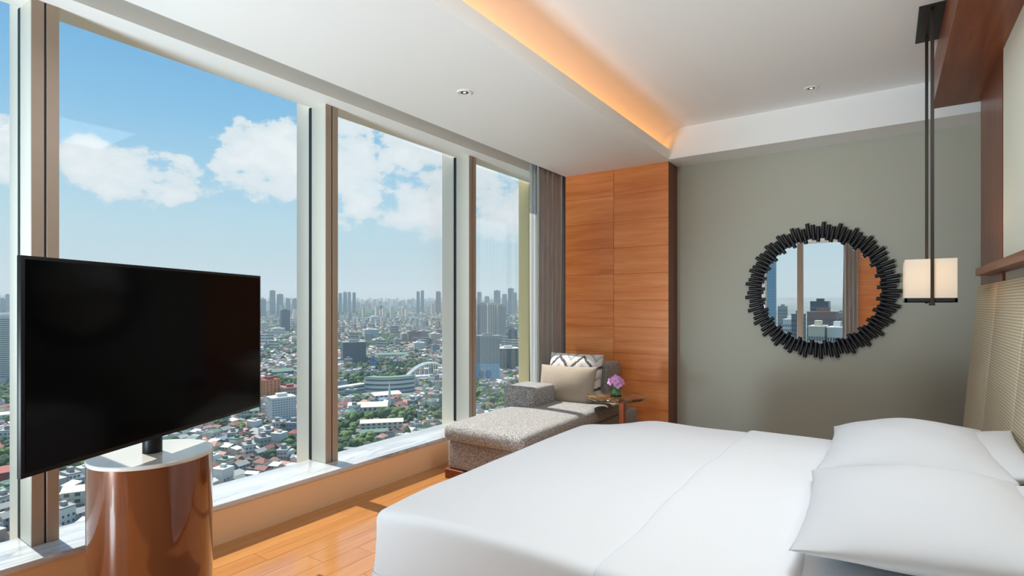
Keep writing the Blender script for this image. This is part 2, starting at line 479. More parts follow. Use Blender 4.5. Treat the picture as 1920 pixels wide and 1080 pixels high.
# sill wall and marble sill
structure(MB().box((XG - .02, YF - .2, -1.2), (XW, YB + .2, SILL - .03)).build('wall_left', 'panel_cream', smooth=False))
structure(MB().box((XG - .02, YF, SILL - .03), (XW + .008, YB, SILL), .004, 2).build('window_sill', 'marble'))
structure(MB().box((XG - .06, YF - .2, -1.2), (XG - .02, YB + .2, SILL - .10)).build('trim_1', 'fin_white', smooth=False))

# ceiling: lower part over the window side, window head, pocket, coffer
ce = empty('ceiling', kind='structure')
MB().box((-2.883, YF, CE), (-1.80, YB + .1, CE + .45)).build('soffit', 'plaster', ce, smooth=False)
MB().box((-1.80, 5.165, CE), (1.4, YB + .1, CE + .45)).build('soffit', 'plaster', ce, smooth=False)
MB().box((-1.715, YF, CE), (1.4, -1.6, CE + .45)).build('soffit', 'plaster', ce, smooth=False)
MB().box((-1.515, -1.6, CO), (1.4, 5.165, CO + .12)).build('coffer', 'plaster', ce, smooth=False)
MB().box((XG + .01, YF - .2, 2.671), (-3.015, YB + .1, 3.15)).build('window_head', 'plaster', ce, smooth=False)
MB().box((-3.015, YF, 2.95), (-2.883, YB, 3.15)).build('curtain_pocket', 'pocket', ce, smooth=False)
# cove: lip, channel and curved face that the light strip washes
cv = MB()
x_lip = -1.715
prof = [(-1.795, CE + .03)]
for k in range(0, 11):
    t = k / 10 * PI / 2
    prof.append((-1.80 + .225 * (1 - math.cos(t)), 2.76 + (CO - 2.76) * math.sin(t)))
prof += [(-1.515, CO), (-1.515, CO + .02)]
prof2 = prof + [(-1.86, CO + .02), (-1.86, CE + .03)]
lo = [cv.bm.verts.new((x, -1.6, z)) for x, z in prof2]; hi = [cv.bm.verts.new((x, 5.165, z)) for x, z in prof2]
cv.bm.faces.new(lo); cv.bm.faces.new(hi[::-1])
for i in range(len(prof2)):
    j = (i + 1) % len(prof2); cv.bm.faces.new((lo[i], lo[j], hi[j], hi[i]))
cv.build('cove', 'plaster', ce, angle=25)
MB().box((-1.80, -1.6, CE), (-1.715, 5.165, CE + .03)).box((-1.732, -1.6, CE + .03), (-1.715, 5.165, CE + .098)).build('cove_lip', 'plaster', ce, smooth=False)
MB().box((-1.775, -1.5, CE + .032), (-1.755, 5.15, CE + .046)).build('light_strip', 'led_strip', ce, smooth=False)
# grey wall with the mirror, wood block beside the curtain
wb = structure(MB().box((XG - .02, YB, -.1), (1.4, YB + .15, 3.2)).build('wall_back', 'wall_cloth', smooth=False))
structure(MB().box((-2.886, 5.262, -.1), (-1.762, YB + .15, 3.2)).build('wall_back_pier', 'wood_dark', smooth=False))
panel = empty('wood_wall_panels', (0, 0, 0), kind='structure'); panel.name = 'wall_back_panelling'
xs = [-2.886, -2.317, -1.742]
nz_ = 10; ph = CE / nz_
for c in range(2):
    for k in range(nz_):
        MB().box((xs[c] + .0015, 5.24, k * ph + .0007), (xs[c + 1] - .0015, 5.263, (k + 1) * ph - .0007), .0012, 1).build('panel', 'wood_panel', panel, smooth=False, loc=(xs[c], 5.24, k * ph))
MB().box((-1.763, 5.2405, 0), (-1.7405, YB, CE)).build('return_panel', 'wood_dark', panel, smooth=False)  # same wood as the panels, its shade put into the darker colour
MB().box((-2.886, 5.255, 0), (-1.75, 5.2635, CE)).build('backing', 'gasket', panel, smooth=False)

# headboard wall: wood pier, light panel, canopy, ledge
wr = structure(MB().box((XR + .012, YF, -.1), (1.4, 4.79, 3.2)).box((1.0, 4.79, -.1), (1.4, YB, 3.2)).build('wall_right', 'wall_cloth', smooth=False))
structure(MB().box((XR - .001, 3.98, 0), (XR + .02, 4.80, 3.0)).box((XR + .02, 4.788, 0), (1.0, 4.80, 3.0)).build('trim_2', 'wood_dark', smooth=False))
plain('light_panel', srgb(232, 236, 222), .8, vary=.02, scale=200)
structure(MB().box((XR + .002, -1.2, 1.5), (XR + .02, 3.975, 2.72)).build('trim_3', 'light_panel', smooth=False))
structure(MB().box((.276, -1.2, CE), (XR + .03, 4.905, CO), .001, 1).build('trim_4', 'wood_soffit', smooth=False))
structure(MB().box((.455, -1.2, 1.478), (XR + .012, 4.36, 1.522), .002, 1).build('trim_5', 'wood_soffit', smooth=False))

# wall behind the camera (only the mirror sees it): window corner, curtain, wood
wf = empty('wall_front', kind='structure')
MB().box((-.50, YF - .15, -.1), (1.4, YF, 3.2)).build('wall_panel', 'wood_panel', wf, smooth=False)
MB().box((XG - .02, YF - .22, -1.2), (-.50, YF, .18)).build('sill_wall', 'panel_cream', wf, smooth=False)
MB().box((XG - .3, YF - .22, 2.671), (-.50, YF, 3.2)).build('head_wall', 'plaster', wf, smooth=False)
MB().box((XG - .05, YF - .2, .2), (-2.27, YF, 2.7)).build('corner_post', 'frame_beige', wf, smooth=False)
wn = empty('window_5', kind='structure')
MB().box((-1.62, YF - .18, .22), (-1.51, YF - .02, 2.68), .004, 1).build('mullion', 'frame_shade_taupe', wn, smooth=False)
MB().box((-2.27, YF - .16, .22), (-1.62, YF - .148, 2.68)).build('pane', 'pane_glass', wn, smooth=False)
MB().box((-1.51, YF - .16, .22), (-.5, YF - .148, 2.68)).build('pane', 'pane_glass', wn, smooth=False)

# windows of the left wall: mullion of two halves with a dark joint and shade-coloured inner faces, gasket, outside fin, pane
mull_y = [-2.31, -.76, .79, 2.34, 3.89, 5.20]
for i in range(5):
    y0 = mull_y[i + 1]; w = empty('window_%d' % (i + 1) if i < 4 else 'window_6', (XG, y0, SILL), kind='structure')
    def L(p): return (p[0] - XG, p[1] - y0, p[2] - SILL)
    gap0 = .050
    mu = MB().box(L((XG, y0, SILL)), L((-3.146, y0 + .10, 2.675)), .001, 1).build('mullion', 'frame_beige', w, smooth=False)
    MB().box(L((-3.148, y0, SILL)), L((-3.14, y0 + gap0 - .004, 2.675)), .0015, 1).build('shaded_face', 'frame_shade_taupe', mu, smooth=False)  # added skins on the inner face, their taupe stands for its shade
    MB().box(L((-3.148, y0 + gap0 + .004, SILL)), L((-3.14, y0 + .10, 2.675)), .0015, 1).build('shaded_face', 'frame_shade_taupe', mu, smooth=False)
    MB().box(L((-3.1475, y0 + gap0 - .005, SILL)), L((-3.1445, y0 + gap0 + .005, 2.675))).build('joint', 'gasket', mu, smooth=False)
    MB().box(L((XG - .026, y0 - .002, SILL)), L((XG + .004, y0 + .102, 2.675))).build('gasket', 'gasket', w, smooth=False)
    MB().box(L((XG - .178, y0 + .004, SILL - .3)), L((XG - .030, y0 + .096, 2.9)), .003, 1).build('fin', 'fin_gold' if i == 4 else 'fin_white', w, smooth=False)
    yp = mull_y[i] + .10
    MB().box(L((XG - .018, yp, SILL - .005)), L((XG - .008, y0, 2.676))).build('pane', 'pane_glass', w, smooth=False)

def downlight(loc, label, bright):
    t = tag(empty('downlight', loc), label, 'downlight', 'ceiling downlights')
    MB().lathe([(.050, 0.001), (.050, -.006), (.046, -.008), (.027, -.004), (.026, .0)], 40).build('trim_ring', 'downlight_white', t)
    MB().lathe([(.0265, -.003), (.022, .0005), (.0, .0006)], 32).build('reflector', 'bronze', t)
    MB().sphere((0, 0, -.0005), .013, 16, 8, (1, 1, .3)).build('bulb', 'bulb_warm', t)
    return t
downlight((-2.283, 2.778, CE), 'round recessed downlight in the lower ceiling beside the window wall', 1)
downlight((-.474, 4.794, CO), 'round recessed downlight in the raised ceiling above the mirror', 1)

# ------------------------------------------------------------------ bed
def wrinkle(p, s, amp): return noise.noise(Vector((p.x * s, p.y * s, p.z * s))) * amp
def sstep(a, b, x):
    t = max(0, min(1, (x - a) / (b - a))); return t * t * (3 - 2 * t)
def pillow(name, mat, W, Lh, T, parent=None, low=.6, nu=34, nv=40, pinch=.05, seed=0, amp=.006, power=.62, piping=None):
    """x is the width, y the length, z the thickness; pinched corners"""
    bm = bmesh.new(); rows = {}
    def co(i, n): return math.sin((i / n - .5) * PI) * .55 + (i / n * 2 - 1) * .45
    for side in (1, -1):
        for i in range(nu + 1):
            for j in range(nv + 1):
                edge = i in (0, nu) or j in (0, nv)
                if side == -1 and edge: rows[(side, i, j)] = rows[(1, i, j)]; continue
                u, v = co(i, nu), co(j, nv)
                t = (max(0, 1 - u * u) * max(0, 1 - v * v)) ** power
                x = u * W / 2 * (1 - pinch * (1 - v * v)); y = v * Lh / 2 * (1 - pinch * .8 * (1 - u * u))
                z = T * t * (.62 if side > 0 else -.62 * low)
                f = 1 - t
                w = noise.noise(Vector((x * 7 + seed * 9.1, y * 7, side * 3.3))) * amp + noise.noise(Vector((x * 19 + seed, y * 5, side * 1.3))) * amp * .35 * f
                if edge: w = noise.noise(Vector((x * 9, y * 9, seed * 5.0))) * amp * 1.2
                rows[(side, i, j)] = bm.verts.new((x, y, z + w))
    for side in (1, -1):
        for i in range(nu):
            for j in range(nv):
                q = [rows[(side, i, j)], rows[(side, i + 1, j)], rows[(side, i + 1, j + 1)], rows[(side, i, j + 1)]]
                bm.faces.new(q if side > 0 else q[::-1]).smooth = True
    me = bpy.data.meshes.new(name); bm.to_mesh(me); bm.free(); me.materials.append(M[mat])
    o = bpy.data.objects.new(name, me); COL.objects.link(o)
    if parent: o.parent = parent
    return o

bed = tag(empty('bed', (0, 0, 0)), 'wide bed made up in plain white linen with a turned-down cover', 'bed')
BX0, BX1, BY0, BY1, BZ = -1.47, .40, 1.285, 3.275, .612
def soft(p, u):
    z = p.z
    fl_ = sstep(.55, .05, z)
    if p.x < -.2: p.x -= .022 * fl_ * (1 if p.x < -1.2 else 0)
    if p.y < BY0 + .1: p.y -= .035 * fl_ + .012 * math.sin(p.x * 9 + 1) * fl_
    if p.y > BY1 - .1: p.y += .03 * fl_ + .012 * math.sin(p.x * 9 + 1) * fl_
    if p.x < -1.3: p.x += .010 * math.sin(p.y * 8) * fl_
    if z > .4:
        cx = sstep(-1.12, -1.5, p.x); cy = sstep(2.8, 3.3, p.y); cy2 = sstep(1.6, 1.25, p.y)
        p.z += .012 * (1 - u.y * u.y) - .016 * cx - .045 * cx * cy - .02 * cy - .012 * cx * cy2
        p.z += wrinkle(p, 1.7, .008) + wrinkle(p + Vector((3, 1, 0)), 4.5, .0025)
    return p
MB().rbox((BX0, BY0, .02), (-.20, BY1, BZ), .036, 44, soft).build('duvet', 'bed_linen', bed, angle=80)
MB().rbox((-.635, BY0 - .012, .03), (-.185, BY1 + .012, BZ + .013), .04, 36, lambda p, u: (soft(p, u) + Vector((.006 * math.sin(p.y * 5) + .004 * math.sin(p.y * 13), 0, 0)))).build('duvet_fold', 'bed_linen', bed, angle=80)
MB().rbox((-.35, BY0 + .03, .28), (BX1, BY1 - .03, BZ - .005), .06, 24, lambda p, u: (p + Vector((0, 0, wrinkle(p, 3, .006))))).build('mattress', 'bed_linen', bed, angle=80)
MB().box((BX0 + .12, BY0 + .1, 0), (BX1 - .03, BY1 - .1, .30), .01).build('bed_base', 'night_wood', bed)

def put(o, loc, rx=0, ry=0, rz=0):
    o.matrix_world = Matrix.Translation(loc) @ Matrix.Rotation(rz, 4, 'Z') @ Matrix.Rotation(ry, 4, 'Y') @ Matrix.Rotation(rx, 4, 'X')
    return o
d_ = math.radians
pp = [((.245, 1.90, .672), -20, 3, .42, .84, 'white bed pillow tucked under the front one, nearer the camera', 1),
      ((.250, 2.84, .672), -20, -2, .42, .84, 'white bed pillow tucked under the back one, nearer the mirror wall', 2),
      ((.075, 1.925, .708), -5, 2, .58, .80, 'plump white bed pillow on top, nearest the camera', 3),
      ((.070, 2.80, .702), -5, 0, .58, .88, 'plump white bed pillow on top, nearest the mirror wall', 4)]
for loc, ty, tz, W, Lh, lab, k in pp:
    p = pillow('bed_pillow', 'pillow_linen', W, Lh, .165 if k > 2 else .12, seed=k, low=.85, nu=40, nv=48, amp=.006, power=.55, pinch=.07)
    put(p, loc, ry=d_(ty), rz=d_(tz)); tag(p, lab, 'pillow', 'white pillows on the bed')

# ------------------------------------------------------------------ headboard
hb = tag(empty('headboard', (0, 0, 0)), 'tall woven beige headboard of padded panels leaning along the right wall', 'headboard')
def hx(z): return .520 + .084 * (z - 1.40)
seams = [4.86, 4.05, 3.25, 2.44, 1.63, .82, .0]
for a, b in zip(seams[1:], seams):
    m = MB(); z0, z1 = .06, 1.43
    g = .0025
    vs = [m.bm.verts.new(v) for v in ((hx(z0), a + g, z0), (.528, a + g, z0), (.528, a + g, z1), (hx(z1) - .004, a + g, z1), (hx(z0), b - g, z0), (.528, b - g, z0), (.528, b - g, z1), (hx(z1) - .004, b - g, z1))]
    for f in ((0, 1, 2, 3), (7, 6, 5, 4), (0, 4, 5, 1), (1, 5, 6, 2), (2, 6, 7, 3), (3, 7, 4, 0)): m.bm.faces.new([vs[i] for i in f])
    es = [e for e in m.bm.edges if (e.verts[0] in (vs[0], vs[3], vs[4], vs[7]) and e.verts[1] in (vs[0], vs[3], vs[4], vs[7]))]
    bmesh.ops.bevel(m.bm, geom=es, offset=.006, segments=3, profile=.5, affect='EDGES')
    m.build('panel', 'headboard_weave', hb)
for y in seams[1:-1]:
    m = MB()
    for s_ in (-1, 1): m.cyl((hx(.07) + .0015, y + s_ * .005, .07), (hx(1.42) - .0025, y + s_ * .005, 1.42), .0028, seg=6)
    m.build('seam_piping', 'headboard_weave', hb)
MB().box((.47, .02, 0), (.525, 4.84, .06)).build('plinth', 'night_wood', hb)

ns = tag(empty('nightstand', (.175, 3.72, 0)), 'low brown wooden nightstand beyond the bed, mostly hidden by the pillows', 'nightstand')
MB().box((-.2, -.28, .04), (.215, .28, .555), .003).build('cabinet', 'night_wood', ns)
MB().box((-.215, -.30, .555), (.222, .30, .58), .003).build('top', 'wood_soffit', ns)
dr = MB().box((-.212, -.26, .33), (-.2, .26, .53), .002).build('drawer', 'night_wood', ns)
MB().box((-.225, -.06, .42), (-.212, .06, .435), .002).build('handle', 'bronze', dr)

# ------------------------------------------------------------------ pendant lamp
pe = tag(empty('pendant_lamp', (.217, 4.08, CO)), 'boxy pendant lamp with a cream shade hung on two thin dark rods', 'lamp')
def P_(x, y, z): return (x - .217, y - 4.08, z - CO)
MB().box(P_(.157, 3.83, CO - .014), P_(.283, 4.335, CO), .002, 1).build('ceiling_plate', 'black_metal', pe)
for y, xo in ((3.885, .002), (4.275, -.004)):
    MB().box(P_(.209 + xo, y - .006, 1.300), P_(.2255 + xo, y + .006, CO - .012), .0015, 1).build('rod', 'rod_bronze', pe)
MB().box(P_(.204, 3.880, 1.298), P_(.232, 4.280, 1.312), .001, 1).build('cradle', 'rod_bronze', pe)
m = MB(); x0, x1, y0, y1 = .092, .332, 3.897, 4.263
for a, b in (((x0, y0), (x1, y0 + .012)), ((x0, y1 - .012), (x1, y1)), ((x0, y0), (x0 + .012, y1)), ((x1 - .012, y0), (x1, y1))):
    m.box(P_(a[0], a[1], 1.315), P_(b[0], b[1], 1.340))
m.box(P_(x0, y0, 1.315), P_(x1, y1, 1.319)).build('tray', 'black_metal', pe)
m = MB(); t = .004
for a, b in (((x0, y0), (x1, y0 + t)), ((x0, y1 - t), (x1, y1)), ((x0, y0 + t), (x0 + t, y1 - t)), ((x1 - t, y0 + t), (x1, y1 - t))):
    m.box(P_(a[0] + .001, a[1] + .001, 1.340), P_(b[0] - .001, b[1] - .001, 1.563))
m.build('shade', 'lamp_shade', pe)
MB().sphere(P_(.215, 4.08, 1.44), .03, 16, 12).cyl(P_(.215, 4.08, 1.32), P_(.215, 4.08, 1.42), .014).build('bulb', 'bulb_warm', pe)
lamp('pendant_glow', 'POINT', (.215, 4.08, 1.46), 2.6, (1, .72, .42), .04)

# ------------------------------------------------------------------ round mirror
mi = tag(empty('round_mirror', (-.487, YB, 1.425)), 'round wall mirror framed by black radiating rods on the grey wall', 'mirror')
MB().cyl((0, -.012, 0), (0, -.020, 0), .462, seg=96).build('glass', 'mirror_glass', mi)
MB().cyl((0, -.001, 0), (0, -.012, 0), .50, seg=64).build('backing', 'rod_black', mi)
rodm = MB().cyl((0, 0, 0), (0, 0, .135), .0158, seg=14).build('rod', 'rod_black').data
bpy.data.objects.remove(bpy.data.objects['rod']) if 'rod' in bpy.data.objects and bpy.data.objects['rod'].data == rodm else [bpy.data.objects.remove(o) for o in list(bpy.data.objects) if o.data == rodm]
NR = 87
for i in range(NR):
    a = 2 * PI * i / NR; k = (i * 2) % 3
    o = bpy.data.objects.new('rod', rodm); COL.objects.link(o); o.parent = mi
    r0 = .432 + .017 * k + .003 * math.sin(i * 2.3)
    o.location = (r0 * math.sin(a), -.026 - .004 * (i % 2), r0 * math.cos(a)); o.rotation_euler = (0, a, 0)

# ------------------------------------------------------------------ chaise with cushions
ch = tag(empty('chaise_sofa', (-2.37, 4.1, 0)), 'grey tweed chaise sofa with one armrest beside the window', 'sofa')
def S(x, y, z): return (x + 2.37, y - 4.1, z)
MB().box(S(-2.735, 3.095, 0), S(-2.02, 5.15, .072), .003, 1).build('plinth', 'wood_dark', ch)
MB().rbox(S(-2.725, 3.115, .072), S(-2.02, 5.15, .288), .022, 10).build('base', 'tweed', ch, angle=60)
def seat(p, u):
    if p.z > .36: p.z += .014 * (1 - u.x ** 2) * (1 - u.y ** 2) - .006 * sstep(3.4, 3.05, p.y + 4.1)
    p.y += .012 * (u.x * u.x - 1) * (1 if u.y < -.8 else 0)
    return p
MB().rbox(S(-2.735, 3.06, .290), S(-2.005, 4.90, .415), .048, 20, seat).build('seat_cushion', 'tweed', ch, angle=80)
MB().rbox(S(-2.795, 3.93, .075), S(-2.472, 4.31, .588), .035, 16).build('armrest', 'tweed', ch, angle=60)
MB().rbox(S(-2.78, 4.84, .075), S(-2.205, 5.18, .735), .04, 16).build('backrest', 'tweed', ch, angle=60)

c1 = pillow('scatter_cushion', 'ikat_cloth', .56, .44, .17, seed=5, low=1, pinch=.03, power=.45, amp=.004)
put(c1, (-2.485, 4.70, .615), rx=d_(74), rz=d_(4)); tag(c1, 'square white cushion with dark zigzag pattern against the chaise back', 'cushion')
c2 = pillow('scatter_cushion', 'beige_cloth', .56, .37, .16, seed=6, low=1, pinch=.06, power=.48, amp=.006)
put(c2, (-2.425, 4.43, .560), rx=d_(72), rz=d_(7)); tag(c2, 'plain beige oblong cushion in front of the patterned one on the chaise', 'cushion')

# ------------------------------------------------------------------ side table with the orchid vase
tb = tag(empty('side_table', (-1.88, 4.30, 0)), 'round dark lacquered side table between the chaise and the bed', 'table')
MB().lathe([(0, .512), (.236, .512), (.248, .518), (.251, .529), (.249, .537), (.242, .540), (0, .540)], 64).build('tabletop', 'table_lacquer', tb)
MB().box((.030, -.012, .016), (.074, .032, .512), .002, 1).build('post', 'copper', tb)
MB().lathe([(0, 0), (.13, 0), (.13, .012), (.125, .018), (0, .018)], 48, (.06, .01, 0)).build('foot', 'bronze', tb)
fv = tag(empty('flower_vase', (-1.868, 4.262, .540)), 'small square glass vase of pink orchids on the round side table', 'vase')
q = .044
m = MB(); m.box((-q, -q, 0), (q, q, .006))
for a, b in (((-q, -q), (q, -q + .004)), ((-q, q - .004), (q, q)), ((-q, -q + .004), (-q + .004, q - .004)), ((q - .004, -q + .004), (q, q - .004))): m.box((*a, .006), (*b, .080))
g = m.build('glass', 'vase_glass', fv, smooth=False); g.rotation_euler = (0, 0, .5)
for i in range(7):
    m = MB(); a = i * .9; m.sphere((0, 0, 0), .034, 8, 6, (1, .42, .10)); o = m.build('leaf', 'leaf_green', fv)
    o.location = (.016 * math.cos(a), .016 * math.sin(a), .034 + .006 * (i % 3)); o.rotation_euler = (.5 * math.sin(i), 1.0 + .25 * math.sin(i * 2), a)
fl_pos = [(-.035, -.02, .118), (.012, -.035, .128), (.045, .005, .115), (-.005, .01, .142), (-.028, .035, .120), (.03, .04, .125), (.03, -.025, .098)]
for i, (x, y, z) in enumerate(fl_pos):
    m = MB()
    for k in range(5):
        a = k * 2 * PI / 5 + i; ql = Matrix.Rotation(a, 4, 'Z')
        q0 = bmesh.ops.create_uvsphere(m.bm, u_segments=10, v_segments=6, radius=.020)
        for v in q0['verts']: v.co = ql @ Vector((v.co.x * 1.05 + .017, v.co.y * .85, v.co.z * .16 + .25 * (v.co.x + .02) ** 2 * 20 * .3))
    o = m.build('flower', 'petal', fv); e_ = MB().sphere((0, 0, .006), .007, 8, 6).build('flower_eye', 'petal_eye', o)
    o.location = (x, y, z); n_ = Vector((x * 1.0 + .012, y - .05, .03)); o.rotation_euler = n_.to_track_quat('Z', 'Y').to_euler()

# ------------------------------------------------------------------ television on its column
st = tag(empty('television_stand', (-2.553, 1.038, 0)), 'glossy brown drum stand with a pale round top under the television', 'stand')
MB().lathe([(.224, 0), (.224, .664)], 96).build('column', 'stand_body', st, angle=60)
MB().lathe([(0, .664), (.2245, .664), (.226, .668), (.226, .677), (.2235, .680), (0, .680)], 96).build('top', 'stand_top', st, angle=40)
tv = tag(empty('television', (-2.553, 1.038, .68), (0, 0, math.atan2(.899, -.438))), 'large black flat television with a dark blank screen on the drum stand', 'television')
# local x runs along the screen, local -y faces the bed
cxl = ((-2.49 + 2.553) * -.438 + (1.0875 - 1.038) * .899)
W2, zb, zt = .6215, .076, .776
MB().box((cxl - W2 + .006, -.078, zb), (cxl + W2, -.062, zt), .002, 2).box((cxl - W2 * .8, -.064, zb + .05), (cxl + W2 * .8, -.040, zt - .12), .01, 2).box((cxl - W2 * .55, -.042, zb + .08), (cxl + W2 * .55, .0, zt - .16), .01, 2).build('panel', 'tv_bezel', tv)
MB().box((cxl - W2 + .019, -.0800, zb + .016), (cxl + W2 - .013, -.0775, zt - .012)).build('screen', 'tv_screen', tv, smooth=False)
MB().cyl((0, 0, 0), (0, 0, .40), .036, seg=32).build('post', 'tv_bezel', tv)
MB().box((-.05, -.045, .22), (.05, .012, .38), .004).build('bracket', 'tv_bezel', tv)

# ------------------------------------------------------------------ curtains
def curtain(name, mat, y0, y1, x, amp, n, z0, z1, th, label, seed=0):
    m = MB(); N = n * 14; Z = 24; bm = m.bm; g = []
    for i in range(N + 1):
        t = i / N; col = []
        for k in range(Z + 1):
            w = k / Z
            ph = t * n * 2 * PI + .5 * math.sin(w * 2.1 + i * .03 + seed) + .7 * noise.noise(Vector((t * 4 + seed, w * 1.2, 0)))
            a = amp * (.75 + .4 * noise.noise(Vector((t * 7, w * 2, seed + 5.))))
            yy = y0 + (y1 - y0) * t + .012 * math.sin(ph * 2)
            col.append(bm.verts.new((x + a * math.sin(ph), yy, z0 + (z1 - z0) * w)))
        g.append(col)
    for i in range(N):
        for k in range(Z): bm.faces.new((g[i][k], g[i + 1][k], g[i + 1][k + 1], g[i][k + 1]))
    o = m.build(name, mat, angle=180)
    md = o.modifiers.new('thickness', 'SOLIDIFY'); md.thickness = th
    return tag(o, label, 'curtain')
curtain('curtain', 'curtain_cloth', 4.72, 5.46, -2.937, .032, 8, .004, 2.93, .002, 'grey floor-length curtain gathered beside the wood panelling')
curtain('sheer_curtain', 'sheer_cloth', 4.70, 5.30, -2.995, .010, 9, SILL + .004, 2.93, .001, 'thin white sheer curtain gathered behind the grey one', 3)
# the mirror shows one more curtain at the window behind the camera
def turned(o, pivot_from, to):
    o.matrix_world = Matrix.Translation(to) @ Matrix.Rotation(PI / 2, 4, 'Z') @ Matrix.Translation(-Vector(pivot_from)); return o
turned(curtain('curtain', 'curtain_cloth', 0, .28, 0, .03, 4, .004, 2.69, .002, 'grey curtain seen in the round mirror beside a window', 7), (0, 0, 0), (-.46, YF + .075, 0))
# ------------------------------------------------------------------ the city far below
HG = 130.0; RISE = .02
def ground_z(x, y): return -HG + RISE * math.hypot(x, y)
def spot(u, v):
    """ground point seen at a pixel"""
    k = RISE
    r = FW + RT * ((u - 960) / FPX); hl = r.length; dz = (572 - v) / FPX
    t = (HG + H) / (k * hl - dz)
    p = r * t; return Vector((p.x, p.y, ground_z(p.x, p.y))), t
def m_ground():
    n = NT('town_ground'); g = n.tc('Object')
    a = n.noise(n.mapping(g, (.004, .004, .004)), 1, 6, .6); b = n.noise(n.mapping(g, (.09, .09, .09)), 1, 3, .6)
    base = n.ramp(b, [(.3, srgb(84, 86, 82)), (.5, srgb(118, 118, 112)), (.75, srgb(150, 147, 140))])
    gr = n.ramp(b, [(.3, srgb(40, 62, 34)), (.7, srgb(84, 104, 58))])
    n.set(base=n.mix(n.ramp(a, [(.50, (0, 0, 0)), (.56, (1, 1, 1))]), base, gr), rough=.9); M['town_ground'] = n.m
m_ground()
# ground: a fan of rings on a gently rising plain
bm = bmesh.new(); rings = []
for r in (20, 120, 260, 500, 900, 1600, 2800, 5000, 9000, 16000):
    rings.append([bm.verts.new((r * math.cos(i * 2 * PI / 64), r * math.sin(i * 2 * PI / 64), -HG + RISE * r)) for i in range(64)])
for a, b in zip(rings, rings[1:]):
    for i in range(64): bm.faces.new((a[i], a[(i + 1) % 64], b[(i + 1) % 64], b[i]))
bm.faces.new(rings[0])
for f in bm.faces: f.smooth = True
me = bpy.data.meshes.new('ground'); bm.to_mesh(me); bm.free(); me.materials.append(M['town_ground'])
gnd = bpy.data.objects.new('ground', me); COL.objects.link(gnd); structure(gnd)

# materials of the town: most slightly darkened and greyed
def tone(c, k=.88, grey=.25):
    r, g, b = srgb(*c); l = .3 * r + .6 * g + .1 * b
    return tuple(k * (x * (1 - grey) + l * grey) for x in (r, g, b))
for k, c in dict(tile_rust=(152, 84, 66), tile_red=(178, 72, 58), tin_green=(98, 136, 116), tin_grey=(152, 154, 150), tin_white=(214, 214, 206), tin_blue=(96, 132, 166), tile_pink=(196, 132, 112), tin_brown=(112, 88, 72),
                 wall_white=(226, 224, 216), wall_cream=(214, 204, 180), wall_grey=(160, 162, 160), wall_pink=(206, 170, 152), wall_green=(160, 186, 164), wall_blue=(132, 158, 182),
                 conc=(150, 152, 150), glass_dark=(52, 72, 92), glass_navy=(40, 62, 92), glass_teal=(74, 108, 112), red_wall=(150, 52, 48), orange_wall=(226, 138, 62), steel_white=(224, 228, 230), road_grey=(120, 122, 122), cream_roof=(228, 222, 196), board_blue=(120, 170, 198), sign_blue=(40, 110, 176), brown_wall=(150, 112, 96), slate=(96, 112, 126)).items():
    plain(k, tone(c) if k not in ('orange_wall', 'red_wall', 'steel_white', 'sign_blue', 'board_blue', 'cream_roof') else srgb(*c), .8)
for k in ('glass_dark', 'glass_navy', 'glass_teal'): M[k].node_tree.nodes['Principled BSDF'].inputs['Roughness'].default_value = .35
def m_tree(key, c):
    n = NT(key); oi = n.new('ShaderNodeObjectInfo'); a = n.noise(n.tc(), .45, 4, .7)
    n.set(base=n.ramp(a, [(.3, tuple(x * .55 for x in srgb(*c))), (.7, srgb(*c))]), rough=.9); M[key] = n.m
m_tree('tree_deep', (62, 88, 48)); m_tree('tree_light', (104, 128, 62))
def m_attr():
    n = NT('town_paint'); a = n.new('ShaderNodeAttribute'); a.attribute_name = 'paint'; n.set(base=a.outputs['Color'], rough=.8); M['town_paint'] = n.m
m_attr()

taken = []     # circles already built on
def free(x, y, r): return all((x - a) ** 2 + (y - b) ** 2 > (r + c) ** 2 for a, b, c in taken)

def facade(b, w, d, h, floors, bays, z0=0, inset=.12, fw=.62, fh=.5, sides='xy'):
    """proud dark window panes on all four walls, in one mesh"""
    fh_ = h / floors
    for axis, half, span in (('x', w / 2, d), ('y', d / 2, w)):
        nb = bays if axis == 'y' else max(2, int(bays * d / w + .5))
        for s_ in (-1, 1):
            for f in range(floors):
                for k in range(nb):
                    c = -span / 2 + span * (k + .5) / nb; hw = span / nb * fw / 2
                    zc = z0 + fh_ * (f + .55); hh = fh_ * fh / 2; p = s_ * (half + inset)
                    q = [(p, c - hw, zc - hh), (p, c + hw, zc - hh), (p, c + hw, zc + hh), (p, c - hw, zc + hh)] if axis == 'x' else [(c - hw, p, zc - hh), (c + hw, p, zc - hh), (c + hw, p, zc + hh), (c - hw, p, zc + hh)]
                    b.bm.faces.new([b.bm.verts.new(v) for v in q])
    return b

